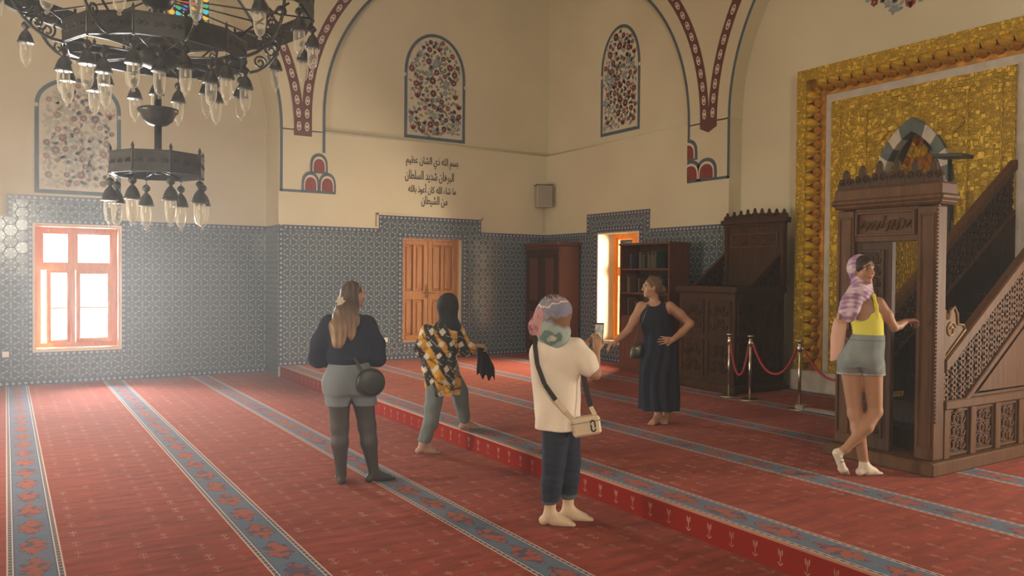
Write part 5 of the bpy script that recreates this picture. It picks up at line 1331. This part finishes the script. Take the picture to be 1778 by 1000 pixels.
F.minus(lambda X, Y, Z: np.sqrt(((X-.32)/.05)**2+((Y-.135)/.05)**2+((Z-1.50)/.085)**2)*.05-.05)
child(p2, 'headscarf', F.mesh('headscarf', CLOTH, const((.014, .013, .014))))
jk = item('jacket', 'black garment dangling from the hand of the stepping woman', 'garment', p2)
F = Field((.42, -.05, .68), (.78, .26, 1.18), .006)
F.secs([(.74, .625, .10, .075, .045), (.82, .61, .10, .082, .05), (.92, .60, .10, .075, .045), (1.02, .575, .10, .05, .036), (1.10, .552, .10, .022, .022)], .02, folds=.012, fk=6)
sl, X, Y, Z = F.blk(F.lo, F.lo+F.n*F.h); F.f = np.maximum(F.f, (.775+.03*np.sin(X*95)+.25*(.60-X)-Z).astype(np.float32)); F.wrinkle(.003, (20, 9, 10))
link('garment_body', F.mesh('garment_body', CLOTH, const((.014, .012, .012))), jk)
m = MB()
m.tube([(.565, .10, 1.05), (.60, .09, 1.10), (.60, .10, 1.02)], .010, 6); m.build('loop', BLEATHER, jk, smooth=True)

# ---------------------------------------------------------------- woman in white shirt taking a picture
F = Field((-.34, -.24, -.02), (.46, .48, 1.74), .0075)
F.secs([(.76, -.02, .05, .12, .12), (.88, -.025, .05, .145, .13), (1.02, -.04, .05, .125, .11), (1.18, -.05, .05, .14, .11), (1.32, -.05, .05, .15, .09), (1.40, -.05, .04, .07, .06)], .03, yaw=.5)
F.chain([(-.05, -.01, .84), (-.062, -.01, .45), (-.075, -.02, .33), (-.088, 0, .09)], [.098, .068, .060, .038], .03); F.chain([(.03, .11, .84), (.055, .11, .45), (.050, .10, .33), (.048, .12, .09)], [.098, .068, .060, .038], .03)
foot(F, (-.088, 0, .09), (1, -.05, 0), .245, 1.05); foot(F, (.048, .12, .09), (1, .06, 0), .245, 1.05)
F.chain([(.11, .02, 1.31), (.232, -.03, 1.125), (.245, .05, 1.295)], [.047, .041, .028], .025)
F.chain([(-.10, .17, 1.31), (.03, .32, 1.14), (.15, .20, 1.275)], [.047, .041, .028], .025)
hand(F, (.245, .05, 1.295), (.12, .25, 1), (-.45, .9, 0), .55, 1, -1); hand(F, (.15, .20, 1.275), (.35, -.15, 1), (.9, -.3, 0), .55, 1, 1)
F.cap((-.05, .05, 1.38), (-.055, .05, 1.46), .05, .048, .03)
hd = head(F, (-.055, .055, 1.56), (.72, .68, -.08), s=.98); F.cut((0, 0, -1), (0, 0, 0))
def pale(p, C): C[p[:, 2] < .2] = (.62, .46, .32)
p3 = person('woman in loose white shirt, jeans and printed headscarf raising a phone', (3.462, 4.748, 0), .6300, F.mesh('person', SKIN, skin_color((.33, .175, .10), hd, pale)))
F = Field((-.32, -.22, .10), (.30, .36, .96), .009)
F.secs([(.70, -.02, .05, .125, .125), (.80, -.025, .05, .14, .135), (.93, -.03, .05, .12, .11)], .03, yaw=.5)
F.chain([(-.05, .0, .74), (-.060, -.01, .46), (-.074, -.015, .32), (-.084, 0, .175)], [.104, .083, .076, .066], .03); F.chain([(.03, .11, .74), (.055, .11, .46), (.052, .105, .32), (.048, .12, .20)], [.104, .083, .076, .066], .025)
F.cut((.05, 0, -1), (-.08, 0, .160)); F.wrinkle(.0016, (7, 6, 9))
def jeanc(p): C = np.array((.028, .034, .052))*(1+.25*nrm3(p, 45, 5)[:, None]); C[(p[:, 2] < .185) & (p[:, 0] < .0)] = (.11, .11, .11); C[(p[:, 2] < .205) & (p[:, 0] > .0)] = (.11, .11, .11); return np.clip(C, 0, 1)
child(p3, 'jeans', F.mesh('jeans', CLOTH, jeanc))
F = Field((-.36, -.24, .64), (.36, .44, 1.46), .008)
F.secs([(.70, -.04, .04, .162, .185), (.80, -.04, .045, .168, .178), (1.0, -.045, .05, .175, .165), (1.18, -.05, .05, .192, .155), (1.30, -.05, .05, .185, .125), (1.38, -.05, .05, .12, .09), (1.42, -.05, .05, .07, .07)], .04, folds=.008, fk=5, yaw=.35)
F.chain([(.09, .02, 1.31), (.160, -.005, 1.225), (.195, -.02, 1.17)], [.078, .078, .072], .04); F.chain([(-.12, .16, 1.31), (-.03, .26, 1.19)], [.078, .078], .04); F.ell((-.14, .0, 1.27), (.09, .10, .10), .05)
F.wrinkle(.004, (8, 6, 9), 2); F.cut((0, 0, -1), (0, 0, .712))
child(p3, 'shirt', F.mesh('shirt', CLOTH, const((.76, .66, .55))))
F = Field((-.32, -.20, 1.20), (.16, .30, 1.78), .007)
F.ell((-.068, .045, 1.572), (.132, .138, .132), .03); F.secs([(1.30, -.075, -.045, .045, .03), (1.36, -.075, -.02, .105, .075), (1.42, -.075, .015, .132, .11), (1.5, -.072, .035, .118, .12), (1.58, -.07, .045, .115, .125)], .03)
F.chain([(-.16, .01, 1.56), (-.205, .0, 1.47), (-.225, .0, 1.42)], [.06, .048, .022], .03, ((0, 1, 0), .6)); F.wrinkle(.0035, (16, 10, 14), 1)
F.minus(lambda X, Y, Z: np.sqrt(((X-.03)/.06)**2+((Y-.165)/.06)**2+((Z-1.545)/.10)**2)*.06-.06)
def scarfc(p):
    n = nrm3(p, 30, 11); n2 = nrm3(p, 55, 12); z = p[:, 2]+.02*n; x = p[:, 0]
    C = np.zeros((len(p), 3)); C[:] = (.20, .20, .27); C[n2 > .3] = (.27, .25, .32)
    C[z > 1.665] = (.42, .26, .26); C[(np.abs(z-1.652-.25*x) < .006)] = (.62, .52, .48); C[(z > 1.665) & (n2 > .15)] = (.09, .08, .09)
    b = (z < 1.545+.15*x) & (z > 1.475-.35*x); C[b] = (.20, .105, .055)
    t = z < 1.485-.35*(x+.07); C[t] = (.30, .36, .32); C[t & (np.abs(((x+.09)/.085)**2+((z-1.39)/.05)**2-.55) < .42)] = (.12, .18, .17); C[t & ((x+.07)**2+(z-1.39)**2 < .0005)] = (.50, .44, .36)
    k = (x < -.165+.05*n); C[k] = (.46, .25, .26); C[k & (n2 > .3)] = (.30, .10, .13); return C
child(p3, 'headscarf', F.mesh('headscarf', CLOTH, scarfc))
ph = item('smartphone', 'dark smartphone held upright by the woman in the white shirt', 'phone', p3)
pm = MB().box(-.037, .037, -.0045, .0045, -.078, .078).build('phone_body', mat('black glass', (.012, .012, .014), .12), ph, bevel=.006, loc=(.265, .105, 1.415)); pm.rotation_euler = (math.radians(-8), 0, math.radians(-28))
def _scr(N): N.put(N.b.inputs['Emission Color'], N.ramp(N.noise(18, 2, N.coord()), [(.4, (.25, .16, .08)), (.6, (.75, .62, .45))])); N.b.inputs['Emission Strength'].default_value = .5
s_ = MB().box(-.032, .032, -.0055, -.0046, -.070, .066).build('screen', mat('lit phone screen', (.1, .1, .1), .2, fn=_scr), pm)
hb = item('camera_bag', 'small cream crossbody bag with black double-J emblem on the white-shirted woman', 'bag', p3)
CREAM = mat('cream leather', (.66, .53, .36), .45); CRE = (.168, -.055, .752)
bb = MB().box(-.105, .105, -.05, .05, -.068, .068).build('body', CREAM, hb, bevel=.016, loc=CRE); bb.rotation_euler = (0, math.radians(-9), math.radians(10))
MB().box(-.107, .107, -.052, .052, .030, .037).build('zip', mat('grey zip', (.30, .26, .20), .4, .4), bb)
BLK = mat('black enamel', (.015, .014, .013), .3)
for sx, sy in ((1, 1), (-1, -1)):
    q = [(sx*.004, sy*.036), (sx*.018, sy*.036), (sx*.018, sy*.016), (sx*.018, -sy*.006)]
    hook = [(.045+sx*.0, 0)] if False else [(.045+sx*.015*math.cos(t), sy*.022+sy*.018*math.sin(t)) for t in [PI*k/8 for k in range(9)]]
    pts = [(hook[0][0], hook[0][1]-sy*.034)]+hook
    MB().tube([(x, -.052, z) for x, z in pts], .006, 6).build('emblem', BLK, bb)
m = MB(); st_ = [(-.20, -.02, 1.40), (-.205, -.085, 1.33), (-.185, -.13, 1.20), (-.13, -.155, 1.06), (-.05, -.155, .95)]
for i in range(len(st_)-1): m.bar(st_[i], st_[i+1], .017, .003, (0, 1, 0))
m.build('strap', mat('black webbing', (.02, .017, .017), .7), hb)
m = MB(); st_ = [(-.05, -.155, .95), (.02, -.15, .87), (.075, -.10, .80)]
for i in range(len(st_)-1): m.bar(st_[i], st_[i+1], .017, .003, (0, 1, 0))
m.build('strap_end', CREAM, hb)
m = MB(); st_ = [(.140, -.02, 1.16), (.165, -.03, 1.04), (.185, -.04, .95), (.205, -.045, .89)]
for i in range(len(st_)-1): m.bar(st_[i], st_[i+1], .019, .003, (0, 1, 0))
m.build('strap', mat('black webbing'), hb)
m = MB(); m.bar((.205, -.045, .89), (.235, -.05, .83), .016, .003, (0, 1, 0)); m.build('strap_end', CREAM, hb)

# ---------------------------------------------------------------- woman in long navy dress
F = Field((-.74, -.34, -.02), (.44, .32, 1.70), .0075)
F.secs([(.70, -.01, 0, .17, .13), (.88, -.02, 0, .165, .125), (1.0, -.04, 0, .13, .105), (1.18, -.065, -.01, .145, .12), (1.30, -.06, 0, .165, .095), (1.37, -.06, 0, .085, .065)], .03)
F.chain([(-.07, 0, .8), (-.03, -.02, .44), (-.015, 0, .10)], [.10, .065, .040], .03); F.chain([(.06, .02, .8), (.07, .06, .44), (.08, .09, .10)], [.10, .065, .040], .03)
foot(F, (-.015, 0, .09), (-.45, -.85, 0), .235); foot(F, (.08, .09, .09), (-.2, -.95, 0), .235)
F.chain([(.095, .01, 1.315), (.205, .04, 1.23), (.325, .06, 1.125)], [.062, .056, .045], .03); F.chain([(.325, .06, 1.125), (.235, .0, 1.03), (.135, -.10, .955)], [.046, .042, .030], .02); hand(F, (.135, -.10, .955), (-.85, -.45, -.05), (-.2, .95, 0), .22, 1, 1, .12)
F.chain([(-.215, .0, 1.315), (-.285, -.02, 1.17), (-.355, -.04, 1.045)], [.058, .053, .043], .03); F.chain([(-.355, -.04, 1.045), (-.42, -.07, .985), (-.485, -.10, .925)], [.043, .039, .028], .02); hand(F, (-.485, -.10, .925), (-.75, -.35, -.45), (-.3, -.1, -1), .35, 1, 1)
F.cap((-.065, .0, 1.35), (-.085, -.005, 1.45), .055, .050, .03)
hd = head(F, (-.105, -.015, 1.528), (-.95, -.30, -.05), s=1.0); F.cut((0, 0, -1), (0, 0, 0))
p4 = person('woman in sleeveless long navy dress standing with one hand on her hip', (6.218, 6.678, STEP), .7497, F.mesh('person', SKIN, skin_color((.40, .215, .135), hd)))
F = Field((-.34, -.30, .10), (.34, .30, 1.42), .009)
F.secs([(.155, .0, .01, .225, .18), (.40, -.005, .01, .218, .172), (.65, -.01, 0, .212, .165), (.85, -.015, 0, .192, .15), (1.0, -.04, 0, .158, .13), (1.10, -.055, -.01, .162, .142), (1.20, -.068, -.018, .168, .15), (1.29, -.06, -.005, .145, .115), (1.345, -.055, .0, .118, .085), (1.37, -.06, .0, .085, .075)], .02, folds=.016, fk=9)
F.minus(lambda X, Y, Z: np.sqrt(((X+.08)/.085)**2+((Y+.05)/.10)**2+((Z-1.40)/.09)**2)*.08-.08)
F.wrinkle(.0028, (9, 7, 6), 2)
child(p4, 'dress', F.mesh('dress', CLOTH, const((.020, .021, .036))))
F = Field((-.26, -.18, 1.36), (.16, .20, 1.72), .007); c0 = V3(-.105, -.015, 1.528); f0 = unit((-.95, -.3, 0)); r0 = V3(f0[1], -f0[0], 0); RR_ = (r0, f0, V3(0, 0, 1))
F.ell(c0-f0*.022+V3(0, 0, .038), (.084, .096, .088), .02, RR_); F.ell(c0-f0*.060+V3(0, 0, -.01), (.072, .058, .072), .03, RR_); F.ell(c0-f0*.125+V3(0, 0, -.03), (.05, .048, .052), .02, RR_)
F.minus(lambda X, Y, Z: np.sqrt(((X-c0[0]-f0[0]*.10)/.070)**2+((Y-c0[1]-f0[1]*.10)/.078)**2+((Z-1.505)/.085)**2)*.07-.07)
sl, X, Y, Z = F.blk(F.lo, F.lo+F.n*F.h); F.f = F.f+(.003*np.sin(X*110+Z*70+Y*40)).astype(np.float32)
child(p4, 'hair', F.mesh('hair', HAIR, lambda p: np.array((.11, .062, .03))*(.8+.4*(.5+.5*np.sin(p[:, 0:1]*160+p[:, 2:3]*90)))))
b4 = item('handbag', 'small black handbag hanging beside the navy dress', 'bag', p4)
F = Field((-.36, -.24, .70), (-.14, -.06, .96), .006); F.secs([(.74, -.262, -.145, .068, .04), (.80, -.255, -.145, .075, .045), (.88, -.245, -.145, .062, .035), (.91, -.242, -.145, .045, .02)], .01); link('body', F.mesh('body', BLEATHER), b4)
MB().tube([(-.285, -.145, .90), (-.25, -.15, 1.02), (-.20, -.14, 1.14), (-.16, -.15, 1.26), (-.13, -.11, 1.345)], .006, 6).build('strap', BLEATHER, b4)
MB().box(-.27, -.235, -.192, -.182, .845, .865).build('clasp', BRASS, b4)

# ---------------------------------------------------------------- woman in yellow top leaning at the pulpit
F = Field((-.34, -.26, -.02), (.58, .34, 1.90), .0075)
F.secs([(.93, .003, 0, .14, .115), (.98, .008, 0, .155, .125), (1.06, .03, .005, .145, .115), (1.18, .06, .01, .115, .09), (1.30, .045, .015, .122, .095), (1.42, .02, .02, .15, .09), (1.50, .01, .02, .10, .06), (1.55, .005, .02, .06, .055)], .03)
F.chain([(-.075, .01, .94), (-.030, .01, .52), (-.005, -.012, .40), (.045, .03, .10)], [.086, .058, .056, .036], .03)
F.chain([(.090, .0, .94), (.120, .03, .545)], [.088, .060], .03); F.chain([(.120, .03, .545), (.055, -.03, .42), (-.095, -.07, .235)], [.060, .056, .035], .02)
foot(F, (.045, .03, .09), (.75, .65, 0), .225, .98)
F.cap((-.105, -.075, .225), (-.165, -.085, .195), .034, .033, .02); F.cap((-.165, -.09, .19), (-.118, -.055, .055), .034, .032, .02)
for o_ in (-.028, -.010, .010, .028): F.cap((-.118+o_*.9, -.055, .055), (-.100+o_, -.012, .012), .018, .011, .01)
F.chain([(.135, .01, 1.455), (.20, .03, 1.35), (.255, .09, 1.25)], [.048, .043, .036], .03); F.chain([(.255, .09, 1.25), (.30, .16, 1.265), (.35, .24, 1.295)], [.036, .033, .025], .02); hand(F, (.35, .24, 1.295), (.55, .8, .15), (.4, .2, -.9), .55, 1, -1)
F.chain([(-.115, .03, 1.455), (-.165, .06, 1.27), (-.10, .22, 1.16)], [.046, .037, .026], .03); hand(F, (-.10, .22, 1.16), (.4, .9, -.1), (.9, -.3, 0), .5)
F.cap((.005, .02, 1.52), (.005, .005, 1.64), .050, .048, .03)
hd = head(F, (.008, -.008, 1.722), (.70, -.68, -.03), s=1.04); F.cut((0, 0, -1), (0, 0, 0))
def socks(p, C):
    a_ = (p[:, 2] < .12) & (p[:, 0] > -.02); b_ = (p[:, 0] < -.085) & (p[:, 2] < .25) & ((p[:, 2]-.235)*.7+(p[:, 0]+.125)*-1.0 > -.08)
    k = a_ | ((p[:, 0] < -.06) & (p[:, 2] < .215-(p[:, 0]+.13)*1.0)); C[k] = (.66, .58, .46)
    q = k & (p[:, 0] < -.06) & (p[:, 0] > -.135) & ((np.abs(p[:, 2]-.155) < .006) | (np.abs(p[:, 2]-.125) < .006)); C[q] = (.03, .025, .025)
p5 = person('woman in yellow top, denim shorts and lilac headscarf leaning at the pulpit door', (6.038, 4.073, STEP), .9773, F.mesh('person', SKIN, skin_color((.36, .185, .105), hd, socks)))
F = Field((-.28, -.22, .78), (.28, .22, 1.24), .008)
F.secs([(.925, .003, 0, .168, .146), (.98, .01, -.005, .172, .15), (1.06, .03, 0, .158, .138), (1.19, .06, .008, .128, .105)], .03); F.chain([(-.082, .0, .95), (-.082, 0, .84)], [.098, .100], .012); F.chain([(.092, 0, .95), (.100, 0, .84)], [.098, .100], .006)
F.ell((-.065, -.07, .96), (.085, .075, .09), .035); F.ell((.075, -.07, .96), (.085, .075, .09), .035); F.cut((0, 0, -1), (0, 0, .852)); F.wrinkle(.002, (12, 9, 16))
def denim(p): C = np.array((.20, .23, .23))*(1+.18*nrm3(p, 50, 4)[:, None]); C[p[:, 2] < .866] = (.42, .40, .36); C[np.abs(p[:, 2]-1.145) < .004] = (.13, .15, .16); return C
child(p5, 'denim_shorts', F.mesh('denim_shorts', CLOTH, denim))
F = Field((-.24, -.20, 1.14), (.28, .22, 1.56), .007)
F.secs([(1.165, .06, .01, .122, .10), (1.24, .055, .012, .122, .10), (1.31, .045, .015, .130, .104), (1.37, .035, .018, .140, .10)], .01)
F.minus(lambda X, Y, Z: np.sqrt(((X-.0)/.10)**2+((Y+.12)/.14)**2+((Z-1.43)/.135)**2)*.1-.1)
F.chain([(.125, -.045, 1.33), (.115, -.060, 1.43), (.095, -.03, 1.515), (.085, .03, 1.50)], [.016, .015, .014, .014], .02); F.chain([(-.08, -.045, 1.33), (-.09, -.055, 1.43), (-.08, -.02, 1.51)], [.016, .015, .014], .02)
child(p5, 'tank_top', F.mesh('tank_top', CLOTH, const((.66, .62, .10))))
F = Field((-.16, -.16, 1.60), (.16, .18, 1.88), .007); c0 = V3(.008, -.008, 1.722); f0 = unit((.70, -.68, 0)); r0 = V3(f0[1], -f0[0], 0); RR_ = (r0, f0, V3(0, 0, 1))
F.ell(c0-f0*.012+V3(0, 0, .036), (.087, .100, .094), .02, RR_); F.minus(lambda X, Y, Z: np.sqrt(((X-c0[0]-f0[0]*.10)/.072)**2+((Y-c0[1]-f0[1]*.10)/.072)**2+((Z-1.69)/.10)**2)*.07-.07)
child(p5, 'hair', F.mesh('hair', HAIR, const((.022, .014, .010))))
F = Field((-.26, -.24, 1.24), (.20, .22, 1.90), .007)
F.ell(c0-f0*.040+V3(0, 0, .030), (.100, .090, .106), .02, RR_); F.secs([(1.48, -.01, .01, .10, .095), (1.54, .005, .01, .098, .09), (1.62, .0, .015, .085, .085), (1.70, -.005, .02, .08, .08)], .03)
F.chain([(-.02, -.075, 1.54), (-.07, -.105, 1.46), (-.095, -.115, 1.38), (-.085, -.115, 1.345)], [.06, .068, .060, .042], .04, ((0, 1, 0), .55)); F.chain([(-.06, .0, 1.54), (-.12, -.02, 1.44), (-.135, -.03, 1.37)], [.05, .042, .02], .03)
F.minus(lambda X, Y, Z: np.sqrt(((X-c0[0]-f0[0]*.11)/.085)**2+((Y-c0[1]-f0[1]*.11)/.085)**2+((Z-1.715)/.125)**2)*.08-.08); F.wrinkle(.004, (16, 12, 14), 1)
def lilac(p): n = nrm3(p, 38, 21); n2 = nrm3(p, 70, 22); C = np.tile(np.array((.42, .28, .40)), (len(p), 1)); C[n > .12] = (.58, .47, .52); C[n < -.28] = (.26, .14, .26); C[(n2 > .35)] *= 1.12; return np.clip(C, 0, .8)
child(p5, 'headscarf', F.mesh('headscarf', CLOTH, lilac))
tb = item('tote_bag', 'pale pink tote bag hanging at the left side of the woman in yellow', 'bag', p5)
F = Field((-.32, -.10, .88), (-.04, .12, 1.36), .007); F.secs([(.93, -.19, .03, .052, .022), (1.05, -.178, .03, .058, .03), (1.2, -.165, .03, .056, .026), (1.32, -.155, .03, .055, .012)], .01, yaw=-.15); F.wrinkle(.003, (9, 9, 8)); F.cut((.25, 0, -1), (-.19, .03, .955))
link('body', F.mesh('body', CLOTH, const((.60, .36, .28))), tb)
MB().tube([(-.17, .02, 1.31), (-.16, -.005, 1.42), (-.125, .0, 1.515), (-.10, .04, 1.52)], .009, 6).build('strap', mat('pale pink canvas', (.58, .36, .29), .8), tb)
# ================================================================== haze volume added for the window's veiling glare
def haze(label, dens, g, b):
    hz = MB().box(*b).build('haze', mat('glare haze %g' % dens))
    hm = MATS['glare haze %g' % dens].node_tree; hm.nodes.clear()
    vo = hm.nodes.new('ShaderNodeVolumeScatter'); vo.inputs['Color'].default_value = (.93, .97, 1, 1); vo.inputs['Density'].default_value = dens; vo.inputs['Anisotropy'].default_value = g
    ou = hm.nodes.new('ShaderNodeOutputMaterial'); hm.links.new(vo.outputs[0], ou.inputs['Volume'])
    tag(hz, label, 'haze', kind='stuff')
haze('thin haze volume added for the glare before the left window', .0088, .62, (-2.55, 4.0, -5.1, 12.6, .012, 9.4))
